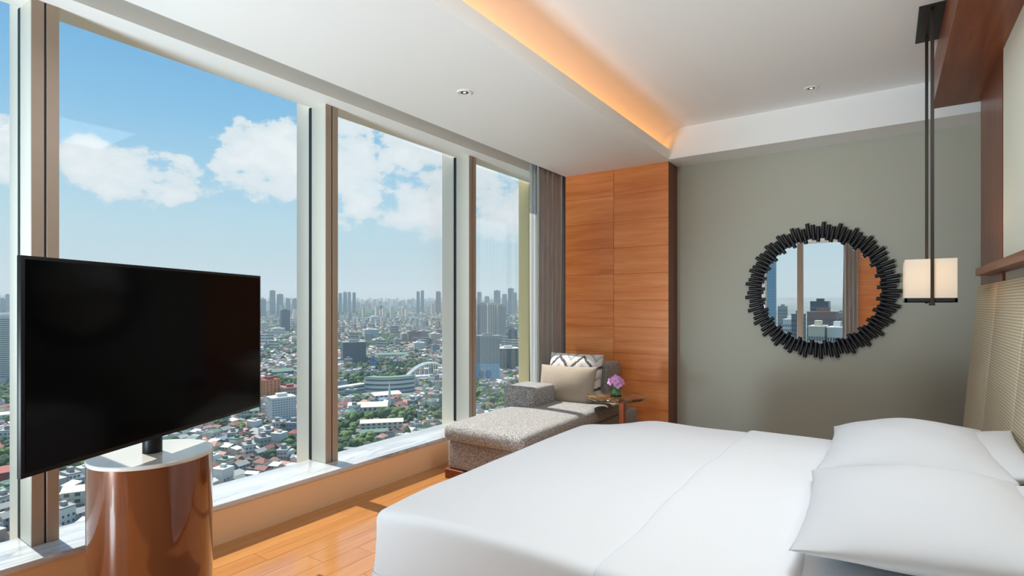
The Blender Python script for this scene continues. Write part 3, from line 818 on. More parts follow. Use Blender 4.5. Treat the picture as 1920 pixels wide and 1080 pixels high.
def block(u, vb, vt, wpx, dep, label, wall='wall_white', pane='glass_dark', floors=12, bays=8, turn=0.0, name='tower_block', cat='building', roof=None, fw=.62, fh=.5, group=None, mirror=False, dist=None, extra=None):
    p, t = spot(u, vb)
    if dist:
        r = FW + RT * ((u - 960) / FPX); p = r * dist; p.z = ground_z(p.x, p.y); t = dist
    h = (H + (572 - vt) / FPX * t) - p.z
    off = (u - 960) / FPX
    w = wpx * t / FPX / (1 + off * off) ** .5 * (1 + off * off) ** 0.5
    if mirror: p.y = 2 * YB - p.y
    az = math.atan2(p.y, p.x) - PI / 2
    taken.append((p.x, p.y, max(w, dep) * .62))
    o = MB().box((-w / 2, 0, -4), (w / 2, dep, h), 0).build(name, wall, smooth=False)
    o.location = p; o.rotation_euler = (0, 0, az + turn)
    tag(o, label, cat, group)
    b = MB()
    fb = facade(b, w, dep, h * .96, floors, bays, fw=fw, fh=fh, inset=.15)
    bmesh.ops.translate(b.bm, verts=b.bm.verts, vec=(0, dep / 2, 0))
    f = b.build('window_grid', pane, o, smooth=False); f['kind'] = 'stuff'
    r = MB().box((-w / 2 - .3, -.3, h), (w / 2 + .3, dep + .3, h + .8))
    r.box((-w * .22, dep * .3, h + .8), (w * .2, dep * .7, h + 4.0)).build('roof', roof or wall, o, smooth=False)
    if extra: extra(o, w, dep, h)
    return o

# the landmarks one can tell apart
block(8, 716, 592, 46, 26, 'tall white apartment slab with long balcony bands at the far left window', 'wall_white', 'glass_teal', 30, 1, -.35, fw=.96, fh=.45)
block(512, 745, 713, 30, 16, 'red and orange apartment block right of the television', 'orange_wall', 'red_wall', 7, 4, .55, roof='red_wall', fw=.5, fh=.5)
block(497, 740, 716, 16, 20, 'dark red block standing against the orange apartment block', 'red_wall', 'brown_wall', 6, 3, .55)
block(545, 744, 728, 28, 20, 'low red-roofed building to the right of the orange block', 'wall_pink', 'glass_dark', 3, 6, .1, roof='tile_red')
block(533, 788, 746, 44, 18, 'pale blue-white slab with a plain white stair wall below the orange block', 'wall_white', 'wall_blue', 9, 9, .3, fw=.7, fh=.62)
block(536, 624, 582, 15, 30, 'dark navy office tower left of the middle mullion', 'glass_navy', 'slate', 24, 6, .2)
block(497, 626, 605, 11, 22, 'white slim apartment tower left of the navy tower', 'wall_white', 'slate', 12, 4, .3)
block(523, 630, 616, 22, 30, 'broad white apartment block at the foot of the navy tower', 'wall_white', 'slate', 8, 8, .2)
block(665, 682, 642, 42, 30, 'unfinished concrete building wrapped in dark green netting', 'slate', 'glass_dark', 9, 9, .12, roof='conc', fw=.8, fh=.72)
block(715, 592, 574, 7, 30, 'small dark tower alone in the hazy distance', 'glass_navy', 'slate', 12, 3)
block(704, 606, 594, 16, 40, 'white and blue mid-rise blocks before the far green belt', 'wall_white', 'wall_blue', 6, 6, .3)
block(697, 634, 618, 26, 40, 'white hospital-like block with rows of windows above the netted building', 'wall_white', 'slate', 6, 9, .2)
block(730, 622, 612, 9, 20, 'small white block right of the long white building', 'wall_white', 'wall_grey', 6, 3)
for u, vb, vt, w, wall, lab in ((760, 642, 626, 13, 'wall_cream', 'cream apartment block, left end of the brown row'), (777, 643, 622, 22, 'brown_wall', 'brown apartment block in the middle of the row'), (795, 641, 621, 16, 'wall_pink', 'pinkish apartment block, right end of the brown row'),
                                (787, 658, 643, 20, 'wall_white', 'white twin-fronted block below the brown row'), (817, 640, 626, 18, 'wall_white', 'white flat block at the right of the brown row'), (746, 652, 636, 10, 'wall_grey', 'grey block left of the brown row')):
    block(u, vb, vt, w, 24, lab, wall, 'slate', 6, 6, .2)
block(700, 690, 676, 12, 3, 'bright blue signboard building beside the netted building', 'sign_blue', 'board_blue', 2, 2)
for u, vb, vt, w, lab in ((905, 642, 570, 20, 'left'), (925, 646, 569, 21, 'middle'), (941, 648, 573, 15, 'right')):
    block(u, vb, vt, w, 22, 'tall narrow apartment tower seen past the last mullion, %s of three' % lab, 'wall_cream' if u == 925 else 'wall_grey', 'slate', 36, 5, .1, fw=.55, fh=.7)
block(915, 697, 630, 44, 20, 'wide grey slab tower with a white edge below the three grey towers', 'conc', 'slate', 26, 12, .1, fw=.55, fh=.6)
block(962, 655, 618, 16, 20, 'blue-grey office tower cut off by the golden fin', 'slate', 'glass_navy', 14, 4, .0)
block(955, 692, 654, 38, 34, 'dark green glass office block with a flat white roof by the golden fin', 'glass_teal', 'glass_dark', 9, 8, .15, roof='tin_white', fw=.85, fh=.6)
for i, (u, vt, w, lab) in enumerate(((494, 561, 9, 'first'), (511, 545, 10, 'second'), (525, 552, 11, 'third'), (540, 560, 8, 'fourth'), (553, 560, 8, 'fifth'))):
    block(u, 590, vt, w, 40, 'hazy distant tower between television and middle mullion, %s from the left' % lab, 'wall_grey', 'slate', 24, 4, group='hazy towers left of the middle mullion', dist=2900 + 150 * i)
for i, (u, vt, w, lab) in enumerate(((638, 550, 6, 'first'), (647, 548, 7, 'second'), (655, 548, 6, 'third'), (664, 549, 6, 'fourth'), (784, 547, 6, 'fifth'), (792, 545, 6, 'sixth'), (822, 547, 9, 'seventh'), (899, 548, 8, 'eighth'))):
    block(u, 590, vt, w, 40, 'hazy tower on the skyline right of the middle mullion, %s from the left' % lab, 'wall_grey', 'slate', 24, 3, group='hazy skyline towers', dist=3300 + 170 * (i % 3))
for i, (u, vt, w) in enumerate(((6, 560, 8), (14, 552, 6), (24, 556, 8), (913, 556, 9), (932, 545, 12), (946, 552, 9), (958, 541, 11), (965, 549, 8))):
    block(u, 590, vt, w, 40, 'hazy grey tower on the skyline at %s' % ('the far left pane' if u < 100 else 'the far right pane') + ', number %d along' % (i + 1 if u < 100 else i - 2), 'wall_grey', 'slate', 20, 3, group='hazy skyline towers at the sides', dist=2900 + 200 * (i % 4))

def lowhall(u, vb, w, dep, h, turn, roofm, wallm, label, name='hall', ridge=.35, cat='building', extra=None):
    p, t = spot(u, vb); az = math.atan2(p.y, p.x) - PI / 2; taken.append((p.x, p.y, max(w, dep) * .5))
    o = MB().box((-w / 2, -dep / 2, -3), (w / 2, dep / 2, h)).build(name, wallm, smooth=False); o.location = p; o.rotation_euler = (0, 0, az + turn)
    m = MB(); e = .6; a = [(-w / 2 - e, -dep / 2 - e, h), (w / 2 + e, -dep / 2 - e, h), (w / 2 + e, 0, h + dep * ridge), (-w / 2 - e, 0, h + dep * ridge), (-w / 2 - e, dep / 2 + e, h), (w / 2 + e, dep / 2 + e, h)]
    vs = [m.bm.verts.new(q) for q in a]
    for f in ((0, 1, 2, 3), (3, 2, 5, 4), (0, 3, 4), (1, 5, 2), (0, 4, 5, 1)): m.bm.faces.new([vs[i] for i in f])
    m.build('roof', roofm, o, smooth=False)
    b = facade(MB(), w, dep, h, max(1, int(h / 3.5)), max(3, int(w / 5)), fw=.5); g = b.build('window_row', 'glass_dark', o, smooth=False); g['kind'] = 'stuff'
    tag(o, label, cat)
    if extra: extra(o)
    return o
def spire(o):
    MB().box((22, -3, 0), (25, 0, 18)).cyl((23.5, -1.5, 18), (23.5, -1.5, 34), 1.6, .1, 8).build('spire', 'steel_white', o, smooth=False)
lowhall(690, 771, 42, 15, 6, -.05, 'cream_roof', 'wall_cream', 'church with a long cream roof and a thin white spire', 'church', .30, 'church', spire)
lowhall(716, 803, 40, 13, 7, .0, 'cream_roof', 'wall_cream', 'long school building with a pale cream roof above the marble sill', 'school', .18)
lowhall(702, 816, 24, 10, 4, .05, 'tin_green', 'wall_green', 'low shed with a yellow-green roof before the long cream roof', 'shed', .2)
lowhall(733, 672, 62, 24, 9, .1, 'tin_green', 'wall_white', 'long hall with a sea-green roof right of the netted building', 'hall', .12)
lowhall(722, 748, 34, 26, 7, .3, 'tin_white', 'wall_white', 'broad white-roofed hall below the curved white building', 'hall', .1)
lowhall(528, 706, 32, 20, 9, .3, 'tin_green', 'slate', 'teal-roofed pavilion among trees above the orange block', 'hall', .2)
lowhall(462, 782, 22, 14, 7, .2, 'tin_green', 'wall_white', 'green-roofed hall just under the lower right television corner', 'hall', .2)
lowhall(20, 905, 24, 20, 10, .2, 'tile_red', 'red_wall', 'red-walled market hall at the far left bottom of the window', 'hall', .12)
lowhall(150, 940, 16, 12, 8, -.2, 'cream_roof', 'wall_cream', 'cream-walled house with a yellow front left of the drum stand', 'hall', .2)
lowhall(6, 792, 36, 20, 9, .1, 'tin_white', 'wall_white', 'long white flat building low in the far left pane', 'hall', .05)

# curved white station building
p, t = spot(716, 736); az = math.atan2(p.y, p.x) - PI / 2
o = empty('curved_building', p, (0, 0, az)); tag(o, 'long curved white building with ribbon windows near the arched bridge', 'building'); taken.append((p.x, p.y, 50))
for k in range(3):
    wg = MB().box((-24, -5.5 - .08 * k, -3 if k == 0 else 1.8 + (k - 1) * 4.8), (24, 5.5, 11) if k == 0 else (24, -5.4, 4.2 + (k - 1) * 4.8)).build('wing' if k == 0 else 'ribbon_window', 'wall_white' if k == 0 else 'glass_teal', o, smooth=False); wg.location = (-42, 2, 0); wg.rotation_euler = (0, 0, .75)
for part, mat, z0, z1, r0, r1 in (('wall', 'wall_white', -3, 19, 30, 46), ('roof', 'tin_green', 19, 20, 29.5, 46.6)):
    m = MB(); bm = m.bm; pr_ = []
    for i in range(19):
        a = -PI / 2 - .80 + 1.65 * i / 18
        pr_.append([bm.verts.new((r * math.cos(a) + 10, r * math.sin(a) + 44, z)) for r, z in ((r0, z0), (r1, z0), (r1, z1), (r0, z1))])
    for a_, b_ in zip(pr_, pr_[1:]):
        for k in range(4): bm.faces.new((a_[k], a_[(k + 1) % 4], b_[(k + 1) % 4], b_[k]))
    bm.faces.new(pr_[0]); bm.faces.new(pr_[-1][::-1]); m.build(part, mat, o, angle=25)
for k in range(3):
    m = MB(); bm = m.bm; pr_ = []
    for i in range(19):
        a = -PI / 2 - .76 + 1.57 * i / 18
        pr_.append([bm.verts.new(((46.2) * math.cos(a) + 10, 46.2 * math.sin(a) + 44, z)) for z in (2.8 + k * 6, 5.2 + k * 6)])
    for a_, b_ in zip(pr_, pr_[1:]): bm.faces.new((a_[0], b_[0], b_[1], a_[1]))
    m.build('ribbon_window', 'glass_teal', o)

# white arched bridge
p, t = spot(806, 711); az = math.atan2(p.y, p.x) - PI / 2
o = empty('arched_bridge', p + Vector((0, 0, 4)), (0, 0, az + .25)); tag(o, 'white tied-arch road bridge right of the curved building', 'bridge'); taken.append((p.x, p.y, 45))
MB().box((-62, -7, 0), (62, 7, 2.4)).build('deck', 'steel_white', o, smooth=False)
for x in (-55, -34, 34, 55): MB().box((x - 1.5, -6, -12), (x + 1.5, 6, 0)).build('pier', 'conc', o, smooth=False)
for s_ in (-1, 1):
    m = MB(); pts = [(-36 + 72 * i / 20, s_ * 6.2, 2 + 19 * (1 - (i / 10 - 1) ** 2)) for i in range(21)]
    for a, b in zip(pts, pts[1:]): m.cyl(a, b, 1.35, seg=8)
    m.build('arch', 'steel_white', o)
    m = MB()
    for q in pts[2:-2:2]: m.cyl((q[0], q[1], 2), q,   .4, seg=6)
    m.build('hanger_rods', 'steel_white', o)['kind'] = 'stuff'
m = MB()
for i in range(4, 17, 3): m.cyl((pts[i][0], -6.2, pts[i][2]), (pts[i][0], 6.2, pts[i][2]), .5, seg=6)
m.build('cross_braces', 'steel_white', o)

# billboard below the slab tower: two people in blue on a pale ground
p, t = spot(914, 716); az = math.atan2(p.y, p.x) - PI / 2
bw, bh = 46 * t / FPX, 27 * t / FPX
o = empty('billboard', p, (0, 0, az)); tag(o, 'wide pale blue billboard showing two people, under the slab tower', 'billboard'); taken.append((p.x, p.y, 20))
MB().box((-bw / 2, -.4, 5), (bw / 2, .4, 5 + bh)).build('board', 'board_blue', o, smooth=False)
for x in (-.35, 0, .35): MB().cyl((bw * x, .8, -2), (bw * x, .8, 5 + bh * .8), .5, seg=8).build('post', 'conc', o)
for x, s_, c in ((-.24, .8, 'slate'), (.04, 1.0, 'sign_blue')):
    cz = 5 + bh * .30
    MB().sphere((bw * x, -.42, cz), bh * .30 * s_, 14, 8, (.75, .04, 1.1)).build('printed_figure', c, o)
    MB().sphere((bw * x + .6, -.44, cz + bh * .42 * s_), bh * .15 * s_, 12, 8, (.8, .04, 1)).build('printed_figure', 'wall_pink', o)

# ---- towers that only the round mirror shows, behind the camera
for u, vt, w, d_m, wall, pane, lab, fl_, by in ((1466, 575, 14, 900, 'wall_grey', 'slate', 'grey tower, leftmost in the mirror', 20, 5), (1443, 470, 16, 700, 'board_blue', 'wall_blue', 'very tall pale glass tower at the left edge in the mirror', 50, 6), (1478, 600, 18, 620, 'wall_white', 'slate', 'white tower left of the mullion in the mirror', 18, 5),
                                                (1495, 590, 20, 560, 'slate', 'glass_navy', 'grey-blue tower behind the mullion in the mirror', 22, 5), (1536, 566, 30, 640, 'glass_navy', 'slate', 'blue glass tower at the middle of the mirror', 24, 7), (1540, 586, 48, 480, 'brown_wall', 'slate', 'broad brown tower in the mirror', 24, 11),
                                                (1530, 614, 26, 330, 'wall_cream', 'slate', 'cream tower with many windows, left of two at the mirror bottom', 20, 6), (1566, 616, 27, 330, 'wall_white', 'slate', 'white tower with many windows, right of two at the mirror bottom', 20, 6), (1577, 588, 20, 640, 'wall_grey', 'slate', 'light grey tower beside the curtain in the mirror', 20, 6)):
    block(u, 900, vt, w, 26, lab, wall, pane, fl_, by, .1, mirror=True, dist=d_m)

# ---- houses, apartment blocks and trees of the town below
def house_mesh(kind, w, d, h, rm, wm):
    """returns (wall mesh, roof mesh)"""
    a = MB().box((-w / 2, -d / 2, -3), (w / 2, d / 2, h))
    # door and windows as proud dark panes on the long walls
    a.mi = 1
    for s_ in (-1, 1):
        for k in range(3):
            x = -w / 2 + w * (k + .5) / 3
            for zz in ([1.2] if h < 5 else [1.2, 4.2]):
                q = [(x - .55, s_ * (d / 2 + .05), zz), (x + .55, s_ * (d / 2 + .05), zz), (x + .55, s_ * (d / 2 + .05), zz + 1.2), (x - .55, s_ * (d / 2 + .05), zz + 1.2)]
                a.bm.faces.new([a.bm.verts.new(v) for v in q]).material_index = 1
    wo = a.build('house_wall_source', [wm, 'glass_dark'], smooth=False); wme = wo.data; bpy.data.objects.remove(wo)
    b = MB(); e = .5; bm = b.bm
    if kind == 'gable':
        r = d * .26; vs = [bm.verts.new(q) for q in ((-w / 2 - e, -d / 2 - e, h - .2), (w / 2 + e, -d / 2 - e, h - .2), (w / 2 + e, 0, h + r), (-w / 2 - e, 0, h + r), (-w / 2 - e, d / 2 + e, h - .2), (w / 2 + e, d / 2 + e, h - .2))]
        fs = ((0, 1, 2, 3), (3, 2, 5, 4), (0, 3, 4), (1, 5, 2), (0, 4, 5, 1))
    elif kind == 'hip':
        r = d * .28; k = w * .22; vs = [bm.verts.new(q) for q in ((-w / 2 - e, -d / 2 - e, h - .1), (w / 2 + e, -d / 2 - e, h - .1), (w / 2 + e, d / 2 + e, h - .1), (-w / 2 - e, d / 2 + e, h - .1), (-k, 0, h + r), (k, 0, h + r))]
        fs = ((0, 1, 5, 4), (1, 2, 5), (2, 3, 4, 5), (3, 0, 4), (0, 3, 2, 1))
    elif kind == 'shed':
        vs = [bm.verts.new(q) for q in ((-w / 2 - e, -d / 2 - e, h), (w / 2 + e, -d / 2 - e, h), (w / 2 + e, d / 2 + e, h + 1.6), (-w / 2 - e, d / 2 + e, h + 1.6), (-w / 2 - e, -d / 2 - e, h - .3), (w / 2 + e, -d / 2 - e, h - .3), (w / 2 + e, d / 2 + e, h + 1.3), (-w / 2 - e, d / 2 + e, h + 1.3))]
        fs = ((0, 1, 2, 3), (7, 6, 5, 4), (0, 4, 5, 1), (1, 5, 6, 2), (2, 6, 7, 3), (3, 7, 4, 0))
    else:
        b.box((-w / 2 - .2, -d / 2 - .2, h), (w / 2 + .2, d / 2 + .2, h + .7)); b.box((-w * .1, -d * .2, h + .7), (w * .2, d * .15, h + 2.6)); vs = []; fs = ()
    for f in fs: bm.faces.new([vs[i] for i in f])
    ro = b.build('house_roof_source', rm, smooth=False); rme = ro.data; bpy.data.objects.remove(ro)
    return wme, rme
roof_word = dict(tile_rust='rust-brown', tile_red='red', tin_green='green', tin_grey='grey', tin_white='white', tin_blue='blue', tile_pink='pink', tin_brown='dark brown')
kind_word = dict(gable='gabled', hip='hipped', shed='sloping', flat='flat')
protos = []
combos = [('gable', 'tile_rust', 'wall_cream'), ('hip', 'tile_rust', 'wall_white'), ('gable', 'tin_green', 'wall_grey'), ('hip', 'tin_green', 'wall_white'), ('gable', 'tin_grey', 'wall_grey'), ('flat', 'tin_grey', 'wall_white'), ('flat', 'tin_white', 'wall_white'), ('shed', 'tin_white', 'wall_cream'), ('gable', 'tile_red', 'wall_cream'), ('hip', 'tile_red', 'wall_white'),
          ('shed', 'tin_blue', 'wall_grey'), ('hip', 'tile_pink', 'wall_cream'), ('gable', 'tile_pink', 'wall_white'), ('shed', 'tin_brown', 'wall_pink'), ('flat', 'tin_brown', 'wall_grey'), ('gable', 'tin_brown', 'wall_grey'), ('shed', 'tin_grey', 'wall_grey'), ('flat', 'tin_green', 'wall_cream')]
dims = [(9, 7, 5.5), (11, 8, 6.5), (8, 6.5, 3.6), (12, 8, 7.5), (10, 8, 6), (8, 9, 8.5), (10, 10, 11), (9, 7, 6), (9, 7.5, 6.5), (11, 9, 7), (10, 7, 4.5), (10, 8, 6), (9, 7, 5), (8, 6, 3.6), (7, 8, 7), (9, 7, 5), (11, 7, 4.5), (8, 8, 9)]
for (k, rm, wm), (w, d, h) in zip(combos, dims): protos.append((k, rm, wm, w, d, h) + house_mesh(k, w, d, h, rm, wm))
weights = [9, 6, 6, 5, 9, 8, 7, 8, 3, 3, 3, 5, 5, 7, 7, 7, 9, 4]

def seen(x, y, z):
    d = Vector((x, y, z - H)); w = d.dot(FW)
    if w < 10: return None
    return 960 + FPX * d.dot(RT) / w, 572 - FPX * d.z / w, w
# spots on a jittered, gently turning grid inside the sector the windows look out on
cands = []
A0, A1 = math.radians(93), math.radians(186)
def town_spots(r0, r1, cell, rng):
    out = []
    n = int(r1 / cell) + 1
    for i in range(-n, 3):
        for j in range(-3, n):
            x = (i + rng.uniform(-.22, .22)) * cell; y = (j + rng.uniform(-.22, .22)) * cell
            a = .35 * math.sin(x * .0021 + 1) + .3 * math.sin(y * .0017)
            c, s_ = math.cos(.3), math.sin(.3); x, y = x * c - y * s_, x * s_ + y * c
            r = math.hypot(x, y)
            if r0 <= r < r1:
                t = math.atan2(y, x)
                if A0 < t < A1: out.append((r, x, y, a))
    return out
rng = random.Random(5)
near = town_spots(235, 1250, 11.4, rng); near.sort()
def green(x, y): return noise.noise(Vector((x * .0065, y * .0065, 3.1))) + .45 * noise.noise(Vector((x * .02, y * .02, 7.7)))
houses = []; trees = []
for r, x, y, a in near:
    if not free(x, y, 7): continue
    gq = green(x, y)
    if gq > .21 or rng.random() < .13: trees.append((r, x, y)); continue
    if gq > .18 and rng.random() < .5: continue
    houses.append((r, x, y, a + rng.choice((0, PI / 2)) + rng.uniform(-.12, .12)))
def where(x, y):
    q = seen(x, y, ground_z(x, y) + 4); u, v, w = q if q else (-1, 0, 0)
    pane = 'leftmost pane' if u < 35 else 'second pane under the television' if u < 400 else 'second pane, far right' if u < 598 else 'third pane' if u < 856 else 'narrow last pane'
    row = 'at the bottom' if v > 850 else 'low' if v > 790 else 'lower middle' if v > 740 else 'upper middle' if v > 680 else 'high'
    side = '' if not 598 <= u < 856 else ', left side' if u < 705 else ', middle' if u < 770 else ', right side'
    return row + ' in the ' + pane + side
def visible_first(lst, margin=25):
    """what the panes show comes first"""
    def key(e):
        q = seen(e[1], e[2], ground_z(e[1], e[2]) + 4)
        if q is None: return (1, e[0])
        u, v, w = q
        hid = (38 < u < 485 and 500 < v < 900 - (u - 35) * .30) or (160 < u < 398 and v > 820) or (32 < u < 114) or (555 < u < 634) or (826 < u < 893) or u > 968 or u < 0
        sill = v > 1022 - .277 * u
        return (1 if (hid or sill) else 0, e[0])
    return sorted(lst, key=key)
hv = visible_first(houses); tvs = visible_first(trees)
ground_m = []
for k, (r, x, y, a) in enumerate(hv[:300]):
    pr_ = rng.choices(protos, weights)[0]; kind, rm, wm, w, d, h, wme, rme = pr_
    o = bpy.data.objects.new('house', wme); COL.objects.link(o); o.location = (x, y, ground_z(x, y)); o.rotation_euler = (0, 0, a)
    s_ = rng.uniform(.78, 1.02); o.scale = (s_, s_, s_ * rng.uniform(.85, 1.25))
    rf = bpy.data.objects.new('roof', rme); COL.objects.link(rf); rf.parent = o
    tag(o, '%s house, %s %s roof, %s' % (wm.split('_')[1], roof_word[rm], kind_word[kind], where(x, y)), 'house', '%s houses with %s %s roofs, %s' % (wm.split('_')[1], roof_word[rm], kind_word[kind], where(x, y)))
tree_mes = []
for k in range(5):
    bm = bmesh.new(); rr = random.Random(k)
    for i in range(7):
        q = bmesh.ops.create_icosphere(bm, subdivisions=2, radius=rr.uniform(1.8, 3.0)); off = Vector((rr.uniform(-2.6, 2.6), rr.uniform(-2.6, 2.6), rr.uniform(3.2, 6.4)))
        for v in q['verts']: v.co = v.co * (1 + .28 * noise.noise(v.co * 1.1 + Vector((i * 5., k * 3., 0)))) + off
    bmesh.ops.create_cone(bm, cap_ends=True, segments=6, radius1=.4, radius2=.3, depth=5, matrix=Matrix.Translation((0, 0, 2)))
    me = bpy.data.meshes.new('tree'); bm.to_mesh(me); bm.free(); me.materials.append(M['tree_deep' if k < 3 else 'tree_light']); tree_mes.append(me)
for k, (r, x, y) in enumerate(tvs[:240]):
    q = rng.randrange(5); o = bpy.data.objects.new('tree', tree_mes[q]); COL.objects.link(o)
    s_ = rng.uniform(.8, 1.5); o.location = (x, y, ground_z(x, y) - .5); o.scale = (s_, s_, s_ * rng.uniform(.8, 1.1)); o.rotation_euler = (0, 0, rng.uniform(0, 6))
    tag(o, ('dark green' if q < 3 else 'yellow-green') + ' bushy tree, ' + where(x, y), 'tree', ('dark green' if q < 3 else 'yellow-green') + ' trees, ' + where(x, y))

# everything smaller: one joined mass of houses, one of trees
V, Fc, Pc = [], [], []
def add_poly(verts, faces, cols):
    b = len(V); V.extend(verts)
    for f, c in zip(faces, cols): Fc.append([i + b for i in f]); Pc.append(c)
PAL = {k: tone(c) for k, c in dict(tile_rust=(152, 84, 66), tile_red=(178, 72, 58), tin_green=(98, 136, 116), tin_grey=(152, 154, 150), tin_white=(220, 220, 212), tin_blue=(96, 132, 166), tile_pink=(196, 132, 112), tin_brown=(112, 88, 72), wall_white=(226, 224, 216), wall_cream=(214, 204, 180), wall_grey=(160, 162, 160), wall_pink=(206, 170, 152), slate=(96, 112, 126)).items()}
def mass_house(x, y, a, w, d, h, roof, wall, gable, windows=0):
    z = ground_z(x, y); c, s_ = math.cos(a), math.sin(a)
    def T(px, py, pz): return (x + px * c - py * s_, y + px * s_ + py * c, z + pz)
    W, D = w / 2, d / 2
    v = [T(-W, -D, -2), T(W, -D, -2), T(W, D, -2), T(-W, D, -2), T(-W, -D, h), T(W, -D, h), T(W, D, h), T(-W, D, h)]
    f = [(0, 1, 5, 4), (1, 2, 6, 5), (2, 3, 7, 6), (3, 0, 4, 7)]; cl = [PAL[wall]] * 4
    if gable:
        v += [T(-W, 0, h + d * .25), T(W, 0, h + d * .25)]; f += [(4, 5, 9, 8), (6, 7, 8, 9), (4, 8, 7), (5, 6, 9)]; cl += [PAL[roof]] * 2 + [PAL[wall]] * 2
    else: f += [(4, 5, 6, 7)]; cl += [PAL[roof]]
    jit = rng.uniform(.75, 1.2); add_poly(v, f, [tuple(min(.9, q * jit) for q in c_) for c_ in cl])
    for k in range(windows):
        zz = h * (k + .35) / windows; z2 = zz + h / windows * .45
        for (p0, p1) in (((-W * .92, -D - .12), (W * .92, -D - .12)), ((W + .12, -D * .9), (W + .12, D * .9)), ((-W - .12, -D * .9), (-W - .12, D * .9))):
            add_poly([T(p0[0], p0[1], zz), T(p1[0], p1[1], zz), T(p1[0], p1[1], z2), T(p0[0], p0[1], z2)], [(0, 1, 2, 3)], [PAL['slate']])
rl = ['tile_rust', 'tin_green', 'tin_grey', 'tin_white', 'tile_red', 'tin_blue', 'tile_pink', 'tin_brown']; rwt = [14, 11, 20, 18, 5, 4, 10, 16]
wl = ['wall_white', 'wall_cream', 'wall_grey', 'wall_pink']
TV_, TF_ = [], []
ico = bmesh.new(); bmesh.ops.create_icosphere(ico, subdivisions=2, radius=1); icov = [v.co.copy() for v in ico.verts]; icof = [[v.index for v in f.verts] for f in ico.faces]; ico.free()
ico1 = bmesh.new(); bmesh.ops.create_icosphere(ico1, subdivisions=1, radius=1); ico1v = [v.co.copy() for v in ico1.verts]; ico1f = [[v.index for v in f.verts] for f in ico1.faces]; ico1.free()
def mass_tree(x, y, r, hz, lo=False):
    z = ground_z(x, y); b = len(TV_); ph = rng.random() * 50
    for c in (ico1v if lo else icov):
        k = 1 + .3 * noise.noise(c * 1.6 + Vector((ph, 0, 0))); TV_.append((x + c.x * r * k, y + c.y * r * k, z + hz * .55 + c.z * hz * .6 * k))
    TF_.extend([[i + b for i in f] for f in (ico1f if lo else icof)])
for r, x, y, a in hv[300:]:
    mass_house(x, y, a, rng.uniform(6, 10.5), rng.uniform(5.5, 8), rng.choice((3.4, 5.5, 6.5, 6.5, 9)), rng.choices(rl, rwt)[0], rng.choice(wl), rng.random() < .62)
for r, x, y in tvs[240:]:
    mass_tree(x, y, rng.uniform(3, 6), rng.uniform(5, 10))
    mass_tree(x + rng.uniform(-4, 4), y + rng.uniform(-4, 4), rng.uniform(2.5, 4.5), rng.uniform(4, 8))
for r, x, y, a in town_spots(1250, 2600, 15, rng):
    if not free(x, y, 8): continue
    gq = green(x * .6, y * .6)
    if gq > .24 or rng.random() < .17:
        mass_tree(x, y, rng.uniform(5, 9), rng.uniform(7, 11), True)
    else:
        big = rng.random() < .05
        mass_house(x, y, a, rng.uniform(8, 13) + 14 * big, rng.uniform(7, 10), (rng.uniform(4, 9) + (rng.uniform(8, 24) if big else 0)), rng.choices(rl, rwt)[0], rng.choice(wl), rng.random() < .5 and not big, 4 if big else 0)
for r, x, y, a in town_spots(2600, 9000, 36, rng):
    gq = green(x * .25, y * .25)
    if gq > .22 or rng.random() < .12: mass_tree(x, y, rng.uniform(14, 24), rng.uniform(9, 15), True)
    else:
        big = rng.random() < .05
        mass_house(x, y, a, rng.uniform(14, 30), rng.uniform(10, 22), rng.uniform(5, 14) + (rng.uniform(15, 70) if big else 0), rng.choices(rl, rwt)[0], rng.choice(wl), False, 0)
def joined(name, verts, faces, mat, cols=None, label=None, cat=None):
    me = bpy.data.meshes.new(name); me.from_pydata(verts, [], faces); me.materials.append(M[mat])
    if cols is not None:
        at = me.attributes.new('paint', 'FLOAT_COLOR', 'FACE'); at.data.foreach_set('color', np.array([(*c, 1) for c in cols], dtype=np.float32).ravel())
    o = bpy.data.objects.new(name, me); COL.objects.link(o); tag(o, label, cat, kind='stuff'); return o
joined('distant_houses', V, Fc, 'town_paint', Pc, 'dense mass of small distant houses spreading to the hazy horizon', 'houses')
joined('distant_trees', TV_, TF_, 'tree_deep', None, 'scattered green tree crowns of the distant town', 'trees')

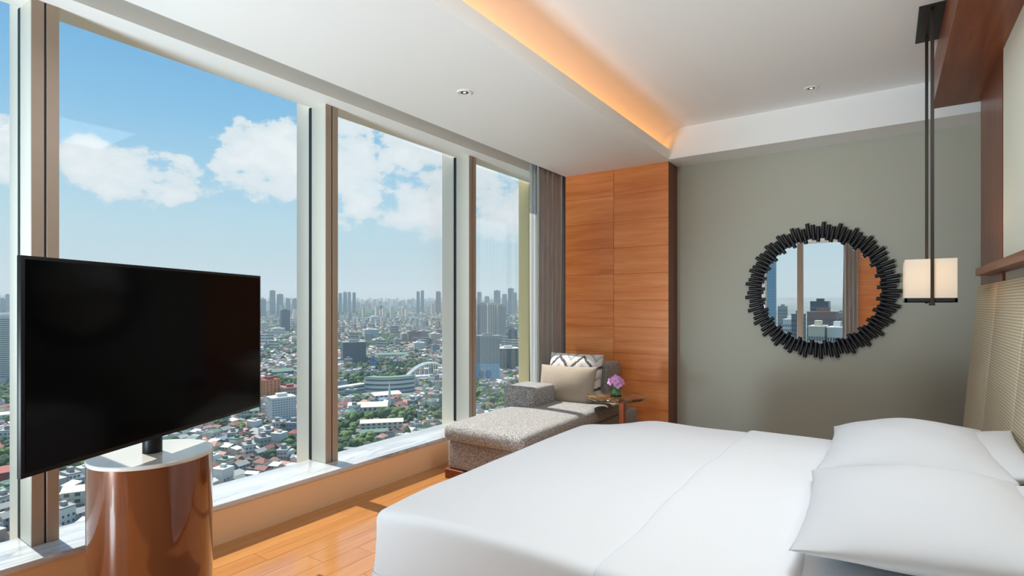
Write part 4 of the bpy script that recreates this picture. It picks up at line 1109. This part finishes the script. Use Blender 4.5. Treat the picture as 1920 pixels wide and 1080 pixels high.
# mid-rise blocks that stand out of the low houses
mid = [(500, 660, 12, 8), (575, 700, 18, 14), (650, 690, 14, 10), (640, 735, 24, 14), (655, 752, 22, 14), (818, 665, 18, 12), (815, 760, 20, 14), (812, 722, 16, 12), (795, 790, 18, 12), (770, 770, 16, 12), (660, 785, 18, 16), (520, 815, 22, 16), (545, 822, 26, 22), (435, 835, 20, 16), (498, 850, 26, 22), (528, 870, 22, 18), (470, 860, 24, 18), (420, 800, 22, 14), (460, 790, 20, 14), (500, 835, 18, 20), (10, 835, 24, 20), (140, 915, 24, 20), (15, 960, 26, 20), (128, 880, 22, 16), (805, 805, 16, 10), (785, 812, 16, 10), (690, 710, 14, 8), (905, 735, 18, 9), (930, 745, 16, 9), (905, 765, 16, 10), (660, 650, 10, 6), (745, 690, 12, 7)]
rm2 = random.Random(9)
for i, (u, vb, wpx, hpx) in enumerate(mid):
    wallc = rm2.choice(('wall_white', 'wall_white', 'wall_cream', 'wall_grey', 'wall_blue', 'wall_green'))
    place = 'at the far left' if u < 200 else 'under the television' if u < 485 else 'left of the middle mullion' if u < 560 else 'behind the middle mullion' if u < 634 else 'right of the middle mullion' if u < 740 else 'left of the third mullion' if u < 830 else 'right of the third mullion'
    how = 'far off' if vb < 700 else 'half way down' if vb < 790 else 'near the sill'
    p, t = spot(u, vb)
    block(u, vb, vb - hpx - 6, wpx * .8, 12, '%s mid-rise block among the low houses %s, %s' % (wallc.split('_')[1], place, how), wallc, 'slate', max(3, int((hpx + 6) * t / FPX / 3.3)), max(3, int(wpx * .8 * t / FPX / 3.4)), rm2.uniform(-.5, .5), name='mid_rise', group='mid-rise blocks, %s, %s, %s' % (wallc.split('_')[1], place, how), roof='conc')

# ---- haze that the distance turns pale
n = NT('haze'); N = n.N
vs_ = N.new('ShaderNodeVolumeScatter'); vs_.inputs['Color'].default_value = (.54, .69, .77, 1); vs_.inputs['Density'].default_value = HAZE
n.link(vs_.outputs[0], N['Material Output'].inputs['Volume']); N.remove(n.b); M['haze'] = n.m
hz = MB().box((-11000, -9000, -150), (-40, 11000, 420)).box((-39.9, -9000, -150), (3000, -40, 420)).build('haze', 'haze', smooth=False)
tag(hz, 'pale bluish haze lying over the whole city', 'haze', kind='stuff')
